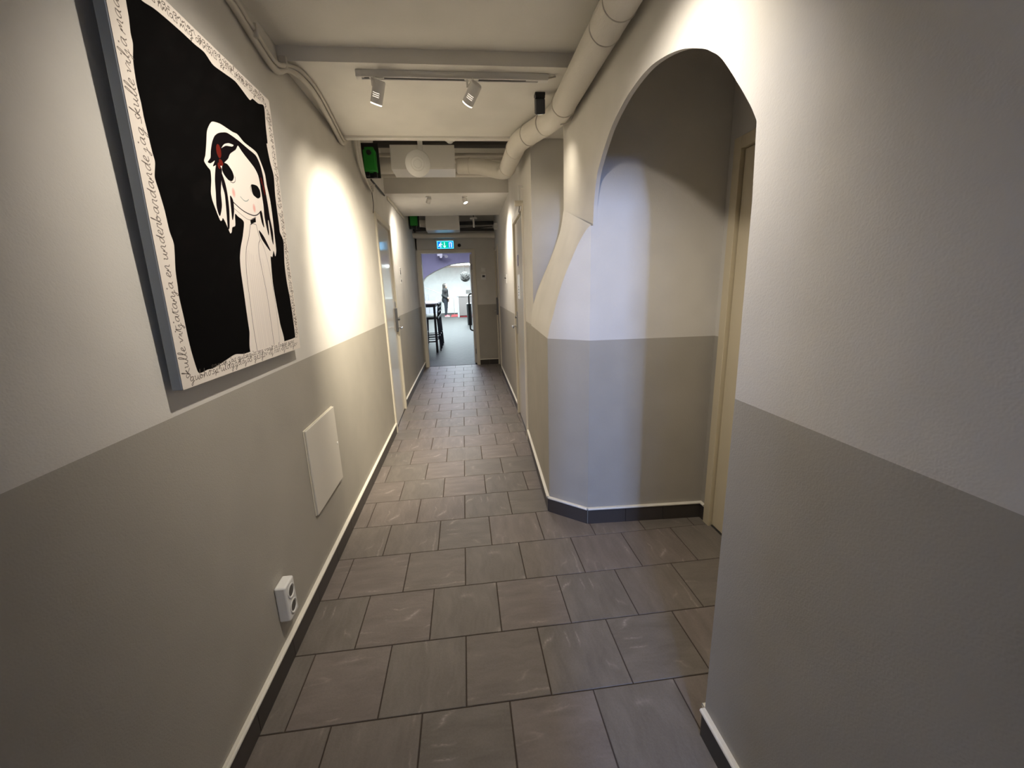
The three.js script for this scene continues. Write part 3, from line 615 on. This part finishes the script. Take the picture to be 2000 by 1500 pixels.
{
  const t = thing('wall_bracket', 'thin dark rail on the wall above the glossy door', 'rail', [XL, 0, 0]);
  mesh('rail', rbox(0, 0.012, 2.385, 2.40, -4.1, -4.75, 0.003), M.dark, t);
}
{
  const t = thing('wall_rail', 'thin pale rail under the second beam on painting wall', 'rail');
  mesh('rail', rbox(XLF, XLF + 0.014, 2.41, 2.448, -5.06, -6.4, 0.004), M.trim, t);
}
{
  const t = thing('round_loudspeaker', 'white round loudspeaker dome hanging on a flat bar', 'loudspeaker', [-0.292, 2.375, -3.55]);
  mesh('hanging_bar', rbox(0.006, 0.044, 0.03, 0.53, -0.035, -0.028, 0.001), M.plastic, t);
  const h = new THREE.Group(); h.name = 'dome'; t.add(h); h.rotation.x = Math.PI / 2 + 0.30;
  mesh('shell', new THREE.LatheGeometry([[0.0001, -0.03], [0.06, -0.03], [0.092, -0.012], [0.096, 0.0], [0.093, 0.008], [0.06, 0.020], [0.045, 0.024], [0.0001, 0.026]].map(q => new THREE.Vector2(...q)), 40), M.plastic, h);
  mesh('grille_ring', [new THREE.TorusGeometry(0.05, 0.0016, 6, 36).rotateX(Math.PI / 2).translate(0, 0.0235, 0), new THREE.TorusGeometry(0.03, 0.0014, 6, 30).rotateX(Math.PI / 2).translate(0, 0.0255, 0)], M.white, h);
}
{
  const t = thing('smoke_detector', 'small white detector at the edge of the first service bay', 'detector', [-0.035, 2.562, -3.60]);
  mesh('base', new THREE.CylinderGeometry(0.04, 0.042, 0.016, 24), M.plastic, t);
  mesh('sensor_dome', new THREE.SphereGeometry(0.027, 20, 12).scale(1, 0.7, 1).translate(0, -0.012, 0), M.plastic, t);
  mesh('drop_rod', rod(V(0, 0.005, 0), V(0, 0.34, 0), 0.008), M.white, t);
}
{
  const t = thing('service_pipes', 'pale pipes running across the first service bay', 'pipes');
  for (const [y, z, r, m] of [[2.665, -4.55, 0.022, M.duct], [2.735, -4.60, 0.018, M.duct], [2.80, -4.5, 0.03, M.dark], [2.59, -4.75, 0.025, M.duct]]) mesh('pipe', rod(V(-0.80, y, z), V(0.56, y, z), r), m, t);
}
{
  const t = thing('ventilation_box', 'grey ventilation box in the far service bay', 'ventilation unit', [-0.26, 2.33, -6.95]);
  mesh('casing', rbox(-0.265, 0.265, 0, 0.27, -0.36, 0, 0.004), M.white, t);
  mesh('cover_plate', rbox(-0.255, 0.255, 0.012, 0.26, -0.001, 0.004, 0.002), M.white, t);
  mesh('duct_stub', rod(V(-0.26, 0.13, -0.15), V(-0.50, 0.13, -0.15), 0.062, 0.062, 24), M.duct, t);
}
{
  const t = thing('service_pipes', 'thick pipe and cables across the far service bay', 'pipes');
  mesh('pipe', rod(V(-0.79, 2.315, -7.45), V(0.595, 2.295, -7.45), 0.045, 0.045, 18), M.duct, t);
  mesh('pipe', rod(V(-0.79, 2.42, -7.55), V(0.595, 2.40, -7.55), 0.022), M.dark, t);
  mesh('pipe', rod(V(-0.79, 2.52, -7.60), V(0.595, 2.52, -7.60), 0.03), M.dark, t);
  for (let k = 0; k < 4; k++) mesh('cable', tube([[-0.75, 2.44 - k * 0.012, -7.3], [-0.4, 2.385 - k * 0.012, -7.34], [0.0, 2.40 - k * 0.01, -7.33], [0.55, 2.42, -7.3]], 0.007, 0.1, 40, 7), M.dark, t);
}
{
  const t = thing('wall_light', 'white bell shaped fitting hanging in far service bay', 'fitting', [0.235, 2.50, -7.1]);
  mesh('flange', new THREE.CylinderGeometry(0.055, 0.06, 0.02, 20).translate(0, 0.02, 0), M.white, t);
  mesh('stem', rod(V(0, 0.02, 0), V(0, -0.12, 0), 0.016), M.white, t);
  mesh('hanger_rod', rod(V(0, 0.03, 0), V(0, 0.41, 0), 0.008), M.dark, t);
}
{
  const t = thing('junction_box', 'small white junction box high by the far right door', 'junction box', [0.60, 2.36, -6.85]);
  mesh('box_body', rbox(-0.055, 0.0, -0.045, 0.045, -0.05, 0.05, 0.008, 3), M.plastic, t);
  mesh('lid', rbox(-0.062, -0.053, -0.04, 0.04, -0.045, 0.045, 0.004), M.white, t);
}
// ---------------------------------------------------------------- fittings at the right-hand door
{
  const t = thing('door_closer', 'cream door closer at the top of notice door', 'door closer', [0.545, 2.10, -3.64]);
  mesh('closer_body', rod(V(-0.075, 0.0, -0.02), V(0.02, 0.0, -0.02), 0.022, 0.022, 18), M.trim, t);
  mesh('bracket', [rbox(-0.045, -0.028, 0.015, 0.135, -0.028, -0.012, 0.003), rbox(-0.045, 0.0, 0.12, 0.135, -0.03, -0.01, 0.003)], M.plastic, t);
  mesh('arm', tube([[-0.035, -0.02, -0.02], [-0.03, -0.05, -0.10], [-0.005, -0.06, -0.20]], 0.006, 0.03, 16, 8), M.steel, t);
}
{
  const cv = document.createElement('canvas'); cv.width = 128; cv.height = 200; const c = cv.getContext('2d');
  c.fillStyle = '#e9ecec'; c.fillRect(0, 0, 128, 200); c.fillStyle = '#4c565c';
  for (let k = 0; k < 4; k++) c.fillRect(26, 96 + k * 24, 40 + (k * 17) % 24, 10);
  const tx = new THREE.CanvasTexture(cv); tx.colorSpace = THREE.SRGBColorSpace;
  const t = thing('notice_plate', 'white notice plate at eye height on the right door', 'sign', [0.5635, 1.30, -4.17], Math.atan2(-0.92, -0.025));
  mesh('plate', rbox(-0.11, 0.11, 0, 0.24, -0.006, 0.008, 0.002), M.plastic, t);
  mesh('print', new THREE.PlaneGeometry(0.20, 0.225).translate(0, 0.12, 0.0086), new THREE.MeshStandardMaterial({ map: tx, roughness: 0.3 }), t);
  const u = thing('door_label', 'small dark violet label above the notice plate', 'sign', [0.5635, 1.62, -4.20], Math.atan2(-0.92, -0.025));
  mesh('plate', rbox(-0.05, 0.05, 0, 0.11, -0.006, 0.007, 0.002), new THREE.MeshStandardMaterial({ color: 0x4a4668, roughness: 0.4 }), u);
  mesh('backing', rbox(-0.056, 0.056, -0.006, 0.116, -0.006, 0.0055, 0.002), M.white, u);
}
{
  const t = thing('wall_hook', 'tiny dark hook on the right wall past notice door', 'hook', [0.576, 1.53, -5.5]);
  mesh('plate', rbox(-0.008, 0.004, -0.06, 0.05, -0.012, 0.012, 0.003), M.plastic, t);
  mesh('peg', rod(V(-0.006, 0.0, 0), V(-0.03, 0.008, 0), 0.007), M.dark, t);
}
// ---------------------------------------------------------------- end wall fittings
{
  const cv = document.createElement('canvas'); cv.width = 512; cv.height = 232; const c = cv.getContext('2d');
  c.fillStyle = '#52d8ff'; c.fillRect(0, 0, 512, 232); c.fillStyle = '#00a98a'; c.fillRect(22, 20, 468, 192);
  c.fillStyle = '#0a64d8'; c.fillRect(22, 20, 120, 192); c.fillRect(350, 20, 140, 192);
  c.strokeStyle = '#d6fff4'; c.fillStyle = '#d6fff4'; c.lineWidth = 20; c.lineCap = 'round';
  const ln = p => { c.beginPath(); c.moveTo(p[0], p[1]); for (let i = 2; i < p.length; i += 2) c.lineTo(p[i], p[i + 1]); c.stroke(); };
  c.beginPath(); c.arc(120, 58, 18, 0, 7); c.fill();                         // running figure
  ln([112, 88, 96, 132]); ln([96, 132, 122, 158, 112, 196]); ln([96, 132, 70, 160, 44, 158]); ln([110, 92, 76, 96, 66, 122]); ln([110, 92, 142, 112, 164, 100]);
  ln([232, 46, 232, 190]); ln([196, 150, 232, 190, 268, 150]);               // arrow
  c.fillRect(372, 44, 86, 150); c.fillStyle = '#0a64d8'; c.fillRect(392, 62, 40, 132);   // doorway
  const tx = new THREE.CanvasTexture(cv); tx.colorSpace = THREE.SRGBColorSpace;
  const t = thing('exit_sign', 'lit blue green emergency exit sign above the end doorway', 'exit sign', [-0.262, 2.105, -7.60]);
  mesh('housing', rbox(-0.16, 0.16, 0.128, 0.152, -0.125, 0.012, 0.004), M.plastic, t);
  mesh('sign_glass', rbox(-0.145, 0.145, 0, 0.13, -0.004, 0.004, 0.002), new THREE.MeshStandardMaterial({ color: 0x88c8e8, roughness: 0.2 }), t);
  mesh('lit_face', new THREE.PlaneGeometry(0.286, 0.127).translate(0, 0.065, 0.0046), new THREE.MeshStandardMaterial({ color: 0x111111, map: tx, emissive: 0xffffff, emissiveMap: tx, emissiveIntensity: 1.6 }), t);
  rectLight([-0.262, 2.17, -7.588], [-0.262, 2.17, 0], 0.28, 0.12, new THREE.Color().setRGB(0.12, 0.5, 1.0), 1.6);
  const u = thing('dome_sensor', 'small black dome sensor right of the exit sign', 'sensor', [-0.022, 2.168, -7.72]);
  mesh('sensor_base', rod(V(0, 0, 0), V(0, 0, 0.015), 0.03, 0.03, 20), M.black, u);
  mesh('sensor_dome', new THREE.SphereGeometry(0.026, 18, 12).translate(0, 0, 0.018), M.black, u);
}
{
  const t = thing('thermostat', 'white wall thermostat with dark display beside the end door', 'thermostat', [0.385, 1.565, -7.72]);
  mesh('housing', rbox(-0.045, 0.045, 0, 0.10, 0, 0.02, 0.006, 3), M.plastic, t);
  mesh('display', rbox(-0.024, 0.024, 0.042, 0.078, 0.018, 0.0215, 0.001), M.black, t);
  const u = thing('blank_switch_plate', 'plain grey switch plate above the wall thermostat', 'switch', [0.39, 1.70, -7.72]);
  mesh('plate', rbox(-0.04, 0.04, 0, 0.08, 0, 0.01, 0.004), M.white, u);
  mesh('rocker', rbox(-0.028, 0.028, 0.012, 0.068, 0.009, 0.0135, 0.003), M.white, u);
}

// ---------------------------------------------------------------- rooms beyond the end doorway
M.lavender = paint(0.50, 0.48, 0.60);
M.hall = paint(0.84, 0.87, 0.87);
M.cream = paint(0.78, 0.70, 0.58);
const boards = texture(512, 512, (u, v) => { const t = 20 * (nC(u * 0.25, v * 3) - 0.5) + 14 * (nB(u, v) - 0.5) - (((v * 8) % 1) < 0.03 ? 26 : 0) - (((u * 2 + Math.floor(v * 8) * 0.37) % 1) < 0.006 ? 26 : 0); return [54 + t * 0.8, 53 + t * 0.8, 52 + t * 0.8]; });
const floorFar = struct('floor_hall', 'grey glossy floor of the rooms beyond the doorway', 'floor');
mesh('dining_floor', box(-3.4, 2.6, -0.08, 0.0, -7.78, -25.6), new THREE.MeshPhysicalMaterial({ map: boards, roughness: 0.55, specularIntensity: 0.22, bumpMap: tileBump, bumpScale: 0.0004 }), floorFar);
const wallFar = struct('wall_dining', 'lavender grey walls of the dining room with big arch', 'wall');
mesh('near_wall', [box(-3.4, -0.95, 0, 2.95, -7.72, -7.86), box(0.85, 2.6, 0, 2.95, -7.72, -7.86)], M.lavender, wallFar);
mesh('side_wall', box(-3.55, -3.4, 0, 2.95, -7.72, -14.4), M.lavender, wallFar);
mesh('side_wall', box(2.6, 2.75, 0, 2.95, -7.72, -14.4), M.lavender, wallFar);
{
  const s = new THREE.Shape(); s.moveTo(-3.4, 0); s.lineTo(-1.40, 0); s.lineTo(-1.39, 1.15);
  s.splineThru([[-1.36, 1.50], [-1.22, 1.78], [-0.98, 1.94], [-0.69, 2.07], [-0.35, 2.19], [-0.02, 2.235], [0.30, 2.245], [0.62, 2.235], [0.95, 2.19], [1.29, 2.07], [1.58, 1.94], [1.82, 1.78], [1.96, 1.50], [1.99, 1.15]].map(p => new THREE.Vector2(...p)));
  s.lineTo(2.0, 0); s.lineTo(2.6, 0); s.lineTo(2.6, 2.95); s.lineTo(-3.4, 2.95); s.closePath();
  mesh('arch_wall', metric(new THREE.ExtrudeGeometry(s, { depth: 0.06, bevelEnabled: false, curveSegments: 24 }).translate(0, 0, -14.06)), M.lavender, wallFar);
  mesh('arch_soffit', metric(new THREE.ExtrudeGeometry(s, { depth: 0.38, bevelEnabled: false, curveSegments: 24 }).translate(0, 0, -14.44)), M.cream, wallFar);
}
const ceilFar = struct('ceiling_dining', 'ceiling of the dining room and bright hall beyond', 'ceiling');
mesh('dining_slab', box(-3.5, 2.7, 2.90, 3.0, -7.75, -14.4), M.lavender, ceilFar);
mesh('hall_slab', box(-3.5, 2.7, 2.64, 2.8, -14.4, -25.7), M.cream, ceilFar);
const wallHall = struct('wall_hall', 'bright white walls of the far hall', 'wall');
mesh('back_wall', box(-3.5, 2.7, 0, 2.8, -25.5, -25.65), M.hall, wallHall);
mesh('side_wall', box(-3.5, -3.35, 0, 2.8, -14.4, -25.6), M.hall, wallHall);
mesh('side_wall', box(2.55, 2.7, 0, 2.8, -14.4, -25.6), M.hall, wallHall);
function panel(name, label, x, y, z, w, l, color, glow) {
  const t = thing(name, label, 'ceiling light', [x, y, z]);
  mesh('light_frame', rbox(-w / 2 - 0.03, w / 2 + 0.03, -0.004, 0.03, -l / 2 - 0.03, l / 2 + 0.03, 0.004), M.white, t);
  mesh('light_diffuser', box(-w / 2, w / 2, -0.007, -0.003, -l / 2, l / 2), new THREE.MeshStandardMaterial({ color: 0xffffff, emissive: color, emissiveIntensity: glow }), t);
}
panel('ceiling_panel_light', 'long ceiling light panel of the dining room', -0.6, 2.868, -11.2, 1.2, 2.4, new THREE.Color().setRGB(0.72, 0.74, 1.0), 1.5);
panel('ceiling_panel_light', 'large ceiling light panel of the bright hall', -0.4, 2.609, -19.4, 3.0, 6.0, COOL, 2.5);
{
  const t = thing('projector', 'white projector hung high before the lavender arch wall', 'projector', [-0.62, 2.40, -13.6]);
  mesh('body', rbox(-0.12, 0.05, 0.02, 0.12, -0.12, 0.12, 0.012), M.plastic, t);
  mesh('lens', rod(V(0.0, 0.0, 0.09), V(0.0, 0.0, 0.16), 0.045, 0.04, 18), M.white, t);
  mesh('speaker_horn', new THREE.ConeGeometry(0.055, 0.10, 18).rotateX(-0.8).translate(0.16, 0.04, 0.05), M.white, t);
  mesh('mount', [rod(V(-0.03, 0.12, 0), V(-0.03, 0.50, 0), 0.02), rod(V(-0.03, 0.06, 0), V(0.16, 0.05, 0.02), 0.012)], M.white, t);
}
// bar table and bar chairs by the doorway
{
  const t = thing('bar_table', 'high bar table with pale top by the doorway', 'table', [-1.03, 0, -10.45]);
  mesh('table_top', rbox(-0.42, 0.42, 1.09, 1.12, -0.95, 0.95, 0.008), M.plastic, t);
  mesh('apron', [rbox(-0.38, 0.38, 1.03, 1.09, 0.88, 0.91, 0.003), rbox(-0.38, 0.38, 1.03, 1.09, -0.91, -0.88, 0.003), rbox(0.36, 0.39, 1.03, 1.09, -0.9, 0.9, 0.003), rbox(-0.39, -0.36, 1.03, 1.09, -0.9, 0.9, 0.003)], M.black, t);
  for (const [x, z] of [[-0.36, -0.88], [0.36, -0.88], [-0.36, 0.88], [0.36, 0.88]]) mesh('leg', rbox(x - 0.025, x + 0.025, 0, 1.09, z - 0.025, z + 0.025, 0.004), M.black, t);
  mesh('foot_rail', [rod(V(0.36, 0.25, -0.88), V(0.36, 0.25, 0.88), 0.015), rod(V(-0.36, 0.25, 0.88), V(0.36, 0.25, 0.88), 0.015)], M.black, t);
}
function barChair(label, x, z, turn) {
  const t = thing('bar_chair', label, 'chair', [x, 0, z], turn, 'black bar chairs');
  mesh('seat', rbox(-0.19, 0.19, 0.74, 0.79, -0.19, 0.19, 0.014, 3), M.black, t);
  for (const [a, b] of [[-1, -1], [1, -1], [-1, 1], [1, 1]]) mesh('leg', rod(V(a * 0.20, 0, b * 0.20), V(a * 0.165, 0.75, b * 0.165), 0.014, 0.016, 10), M.black, t);
  mesh('foot_rail', [rod(V(-0.185, 0.28, 0.185), V(0.185, 0.28, 0.185), 0.010), rod(V(-0.185, 0.28, -0.185), V(0.185, 0.28, -0.185), 0.010), rod(V(0.185, 0.34, -0.185), V(0.185, 0.34, 0.185), 0.010), rod(V(-0.185, 0.34, -0.185), V(-0.185, 0.34, 0.185), 0.010)], M.black, t);
  for (const s of [-1, 1]) mesh('back_post', rod(V(0.17, 0.76, s * 0.165), V(0.205, 1.10, s * 0.16), 0.012, 0.012, 10), M.black, t);
  for (const y of [0.90, 1.0, 1.085]) mesh('back_slat', rbox(0.175 + (y - 0.76) * 0.06, 0.198 + (y - 0.76) * 0.06, y - 0.018, y + 0.018, -0.165, 0.165, 0.006), M.black, t);
}
barChair('black bar chair on the aisle side of the bar table, nearer the doorway', -0.80, -9.98, 0);
barChair('black bar chair in the middle of the aisle side of the bar table', -0.80, -10.50, 0);
barChair('black bar chair on the aisle side of the bar table, farthest from the doorway', -0.80, -11.02, 0);
barChair('black bar chair behind the high bar table, against the lavender wall side', -1.28, -10.2, Math.PI);
{
  const t = thing('waste_bin', 'tall black cylindrical bin by the arch', 'bin', [0.215, 0, -16.6]);
  mesh('body', new THREE.LatheGeometry([[0.0001, 0], [0.10, 0], [0.105, 0.01], [0.118, 0.80], [0.122, 0.80]].map(q => new THREE.Vector2(...q)), 28), M.black, t);
  mesh('lid', new THREE.LatheGeometry([[0.124, 0.80], [0.124, 0.825], [0.09, 0.85], [0.0001, 0.855]].map(q => new THREE.Vector2(...q)), 28), new THREE.MeshStandardMaterial({ color: 0x3a3a3a, roughness: 0.3 }), t);
}
{
  const t = thing('woven_pendant', 'grey woven ball pendant lamp hanging in the hall', 'lamp', [0.12, 1.90, -18]);
  const g = [];
  for (let k = 0; k < 16; k++) { const q = new THREE.TorusGeometry(0.205, 0.010, 6, 40); q.rotateX(rnd() * 3.14).rotateY(rnd() * 3.14).rotateZ(rnd() * 3.14); g.push(q); }
  mesh('woven_strips', g, new THREE.MeshStandardMaterial({ color: 0x4a4744, roughness: 0.8 }), t);
  mesh('core', new THREE.SphereGeometry(0.195, 28, 18), new THREE.MeshStandardMaterial({ color: 0x2c2a29, roughness: 0.9 }), t);
  mesh('cord', rod(V(0, 0.2, 0), V(0, 0.74, 0), 0.006), M.dark, t);
}
{
  const t = thing('service_counter', 'brown grey service counter with white end frame', 'counter', [-0.30, 0, -21.2]);
  mesh('front_panel', rbox(0.06, 1.9, 0.08, 1.03, -0.55, 0, 0.01), new THREE.MeshStandardMaterial({ color: new THREE.Color().setRGB(0.13, 0.11, 0.105), roughness: 0.5 }), t);
  mesh('end_frame', rbox(-0.03, 0.06, 0.0, 1.05, -0.57, 0.02, 0.01), new THREE.MeshStandardMaterial({ color: 0x8d9094, roughness: 0.4 }), t);
  mesh('counter_top', rbox(-0.04, 1.95, 1.04, 1.085, -0.6, 0.04, 0.008), M.plastic, t);
  mesh('plinth', rbox(0.08, 1.88, 0, 0.08, -0.5, -0.04, 0.004), new THREE.MeshStandardMaterial({ color: 0x7a1018, roughness: 0.6 }), t);
}
{
  const t = thing('till_screen', 'dark till screen standing on the service counter', 'screen', [0.30, 1.085, -21.4], -0.25);
  mesh('display', rbox(-0.16, 0.16, 0.06, 0.26, -0.02, 0.02, 0.008), M.dark, t);
  mesh('foot', [rbox(-0.07, 0.07, 0, 0.012, -0.07, 0.07, 0.004), rod(V(0, 0.01, 0), V(0, 0.08, -0.01), 0.015)], M.dark, t);
  const u = thing('coffee_machine', 'low grey machine at the end of counter', 'machine', [0.0, 1.085, -21.4]);
  mesh('body', rbox(-0.10, 0.11, 0.0, 0.15, -0.14, 0.14, 0.03, 4), new THREE.MeshStandardMaterial({ color: 0x77736f, roughness: 0.4 }), u);
  mesh('lid', rbox(-0.08, 0.09, 0.15, 0.175, -0.12, 0.12, 0.01), M.darkSteel, u);
}
{
  const t = thing('red_carpet', 'red carpet strip before the far wall', 'carpet', [0, 0, 0]);
  mesh('pile', rbox(-0.70, 1.4, 0.0, 0.012, -21.9, -23.5, 0.004), new THREE.MeshStandardMaterial({ color: new THREE.Color().setRGB(0.42, 0.03, 0.035), roughness: 0.95 }), t);
  mesh('edge_band', rbox(-0.70, 1.4, 0.0, 0.014, -21.82, -21.9, 0.004), new THREE.MeshStandardMaterial({ color: new THREE.Color().setRGB(0.30, 0.02, 0.025), roughness: 0.95 }), t);
}
{
  const t = thing('stair_flank', 'grey stair side wall with handrail behind the person', 'stairs', [0, 0, -23.6]);
  mesh('side_panel', [prismXY([[-2.6, 0], [-1.30, 0], [-1.30, 0.45], [-1.62, 0.92], [-1.85, 1.12], [-2.6, 1.2]], 0, -0.12)], new THREE.MeshStandardMaterial({ color: 0x9a9aa4, roughness: 0.7 }), t);
  mesh('handrail', tube([[-2.5, 1.62, 0.0], [-1.9, 1.47, 0.0], [-1.2, 1.16, 0.0], [0.2, 0.62, 0.0]], 0.017, 0.1, 40, 8), M.steel, t);
  for (const [x, y] of [[-1.92, 1.47], [-1.2, 1.15], [-0.55, 0.90], [0.15, 0.62]]) mesh('baluster', rod(V(x, 0, 0), V(x, y, 0), 0.013), M.steel, t);
}

// ---------------------------------------------------------------- the person in the hall
function blob(bones, lo, hi, n, k = 0.03) {                  // smooth union of tapered capsules -> geometry
  const size = Math.max(hi[0] - lo[0], hi[1] - lo[1], hi[2] - lo[2]), c = lo.map((v, i) => (v + hi[i]) / 2);
  const mc = new MarchingCubes(n, new THREE.MeshBasicMaterial(), false, false, 120000); mc.isolation = 0;
  const p = V(), ab = V(), ap = V();
  const B = bones.map(([a, b, ra, rb]) => ({ a: V(...a), ab: V(...b).sub(V(...a)), ra, rb, l2: Math.max(1e-9, V(...b).distanceToSquared(V(...a))) }));
  const h = n / 2;
  for (let z = 0; z < n; z++) for (let y = 0; y < n; y++) for (let x = 0; x < n; x++) {
    p.set(c[0] + (x - h) / h * size / 2, c[1] + (y - h) / h * size / 2, c[2] + (z - h) / h * size / 2);
    let d = 1e3;
    for (const b of B) {
      ap.copy(p).sub(b.a); const t = Math.max(0, Math.min(1, ap.dot(b.ab) / b.l2));
      const e = ap.addScaledVector(b.ab, -t).length() - (b.ra + (b.rb - b.ra) * t);
      if (e > d + 0.2) continue;
      const w = Math.max(k - Math.abs(d - e), 0) / k; d = Math.min(d, e) - w * w * k * 0.25;
    }
    mc.field[x + y * n + z * n * n] = -d;
  }
  mc.update();
  const pos = mc.positionArray.slice(0, mc.count * 3);
  for (let i = 0; i < pos.length; i += 3) for (let q = 0; q < 3; q++) pos[i + q] = c[q] + pos[i + q] * size / 2;
  let g = new THREE.BufferGeometry(); g.setAttribute('position', new THREE.BufferAttribute(new Float32Array(pos), 3));
  g = mergeVertices(g, 1e-5); g.computeVertexNormals(); return g;
}
{
  const t = thing('person', 'person in black jacket and blue jeans standing in the hall', 'person', [-0.93, 0, -22.1], -0.25);
  // faces +x; y up; z to the side
  const skin = new THREE.MeshStandardMaterial({ color: new THREE.Color().setRGB(0.32, 0.19, 0.14), roughness: 0.6 });
  const torso = [[[0, 0.92, 0], [0.0, 1.10, 0], 0.115, 0.105], [[0, 1.10, 0], [0.0, 1.32, 0], 0.105, 0.115], [[0, 1.33, -0.11], [0, 1.33, 0.11], 0.08, 0.08], [[0, 1.40, 0], [0.015, 1.48, 0], 0.055, 0.05], [[0, 0.90, -0.07], [0, 0.90, 0.07], 0.11, 0.11]];
  const head = [[[0.02, 1.535, 0], [0.03, 1.60, 0], 0.078, 0.088], [[0.06, 1.51, 0], [0.075, 1.545, 0], 0.045, 0.05], [[0.11, 1.555, 0], [0.128, 1.540, 0], 0.014, 0.012], [[0.03, 1.56, -0.085], [0.02, 1.58, -0.088], 0.016, 0.016], [[0.03, 1.56, 0.085], [0.02, 1.58, 0.088], 0.016, 0.016]];
  const arm = s => s > 0 ? [[[-0.01, 1.36, 0.165], [-0.07, 1.10, 0.205], 0.052, 0.043], [[-0.07, 1.10, 0.205], [0.13, 0.97, 0.19], 0.043, 0.030]] : [[[-0.01, 1.36, -0.165], [-0.05, 1.10, -0.215], 0.052, 0.043], [[-0.05, 1.10, -0.215], [0.05, 0.88, -0.20], 0.043, 0.030]];
  const leg = s => [[[0, 0.90, s * 0.085], [0.02 * s, 0.49, s * 0.09], 0.095, 0.060], [[0.02 * s, 0.49, s * 0.09], [0.03 * s - 0.03, 0.09, s * 0.10], 0.062, 0.040], [[0.03 * s - 0.03, 0.07, s * 0.10], [0.03 * s + 0.10, 0.035, s * 0.11], 0.040, 0.034]];
  const body = blob([...torso, ...head, ...arm(1), ...arm(-1), ...leg(1), ...leg(-1)], [-0.45, -0.02, -0.45], [0.45, 1.74, 0.45], 110);
  const hand = (w, dir, s) => {                                  // palm, four fingers, thumb
    const o = V(...w), f = V(...dir).normalize(), side = V(0, 0, 1), up = V().crossVectors(side, f).normalize(), P = (a, b, c) => { const q = o.clone().addScaledVector(f, a).addScaledVector(up, b).addScaledVector(side, c); return [q.x, q.y, q.z]; };
    const bs = [[P(-0.02, 0, 0), P(0.03, 0, 0), 0.026, 0.026], [P(0.03, 0.018, 0), P(0.07, 0.02, 0), 0.022, 0.018], [P(0.03, -0.018, 0), P(0.07, -0.02, 0), 0.022, 0.018]];
    [[0.030, 0.052], [0.010, 0.062], [-0.010, 0.056], [-0.030, 0.044]].forEach(([b, l]) => { bs.push([P(0.075, b, 0), P(0.075 + l * 0.55, b * 1.08, -0.008 * s), 0.0095, 0.009]); bs.push([P(0.075 + l * 0.55, b * 1.08, -0.008 * s), P(0.075 + l, b * 1.1, -0.026 * s), 0.009, 0.0078]); });
    bs.push([P(0.02, 0.028, -0.006 * s), P(0.05, 0.055, -0.014 * s), 0.012, 0.010], [P(0.05, 0.055, -0.014 * s), P(0.078, 0.060, -0.022 * s), 0.010, 0.008]);
    return blob(bs, [o.x - 0.12, o.y - 0.15, o.z - 0.1], [o.x + 0.18, o.y + 0.12, o.z + 0.1], 76, 0.012);
  };
  mesh('body', [body, hand([0.13, 0.97, 0.19], [1, -0.25, 0], 1), hand([0.05, 0.88, -0.20], [0.35, -0.94, 0], -1)], skin, t);
  const grow = (b, e) => b.map(([p, q, r1, r2]) => [p, q, r1 + e, r2 + e]);
  mesh('jacket', blob([...grow(torso.slice(0, 3), 0.042), [[-0.03, 0.86, 0], [0, 1.0, 0], 0.172, 0.160], [[0, 1.40, 0], [0.0, 1.44, 0], 0.075, 0.068], ...grow(arm(1).map(b => b), 0.020), ...grow(arm(-1), 0.020)], [-0.45, 0.62, -0.45], [0.45, 1.52, 0.45], 84, 0.04), new THREE.MeshStandardMaterial({ color: new THREE.Color().setRGB(0.002, 0.002, 0.0025), roughness: 0.85 }), t);
  mesh('jeans', blob([...grow([...leg(1).slice(0, 2), ...leg(-1).slice(0, 2)], 0.014), [[0, 0.92, -0.06], [0, 0.92, 0.06], 0.122, 0.122]], [-0.3, 0.04, -0.3], [0.3, 1.08, 0.3], 80, 0.02), new THREE.MeshStandardMaterial({ color: new THREE.Color().setRGB(0.004, 0.007, 0.013), roughness: 0.85 }), t);
  for (const s of [-1, 1]) {
    const sh = mesh('shoe', blob([[[0.03 * s - 0.05, 0.055, s * 0.10], [0.03 * s + 0.02, 0.055, s * 0.105], 0.052, 0.052], [[0.03 * s, 0.04, s * 0.105], [0.03 * s + 0.13, 0.038, s * 0.115], 0.045, 0.038]], [-0.2, -0.04, s * 0.1 - 0.2], [0.25, 0.2, s * 0.1 + 0.2], 48, 0.03), new THREE.MeshStandardMaterial({ color: new THREE.Color().setRGB(0.36, 0.10, 0.11), roughness: 0.6 }), t);
    mesh('sole', rbox(0.03 * s - 0.09, 0.03 * s + 0.165, 0, 0.022, s * 0.11 - 0.045, s * 0.11 + 0.045, 0.010, 3), M.plastic, sh);
  }
  mesh('hair', blob([[[-0.005, 1.60, 0], [-0.01, 1.625, 0], 0.098, 0.098], [[-0.035, 1.60, -0.035], [-0.07, 1.36, -0.05], 0.075, 0.045], [[-0.035, 1.60, 0.035], [-0.07, 1.36, 0.05], 0.075, 0.045], [[0.035, 1.60, -0.075], [0.02, 1.40, -0.085], 0.030, 0.022], [[0.035, 1.60, 0.075], [0.02, 1.40, 0.085], 0.030, 0.022]], [-0.3, 1.25, -0.25], [0.2, 1.76, 0.25], 64, 0.03), new THREE.MeshStandardMaterial({ color: new THREE.Color().setRGB(0.014, 0.010, 0.007), roughness: 0.7 }), t);
  mesh('eye', [new THREE.SphereGeometry(0.010, 10, 8).translate(0.103, 1.585, -0.032), new THREE.SphereGeometry(0.010, 10, 8).translate(0.103, 1.585, 0.032)], M.black, t);
  mesh('mouth', rod(V(0.119, 1.508, -0.018), V(0.119, 1.508, 0.018), 0.006), new THREE.MeshStandardMaterial({ color: 0x8a4038, roughness: 0.5 }), t);
}

renderer.render(scene, camera);
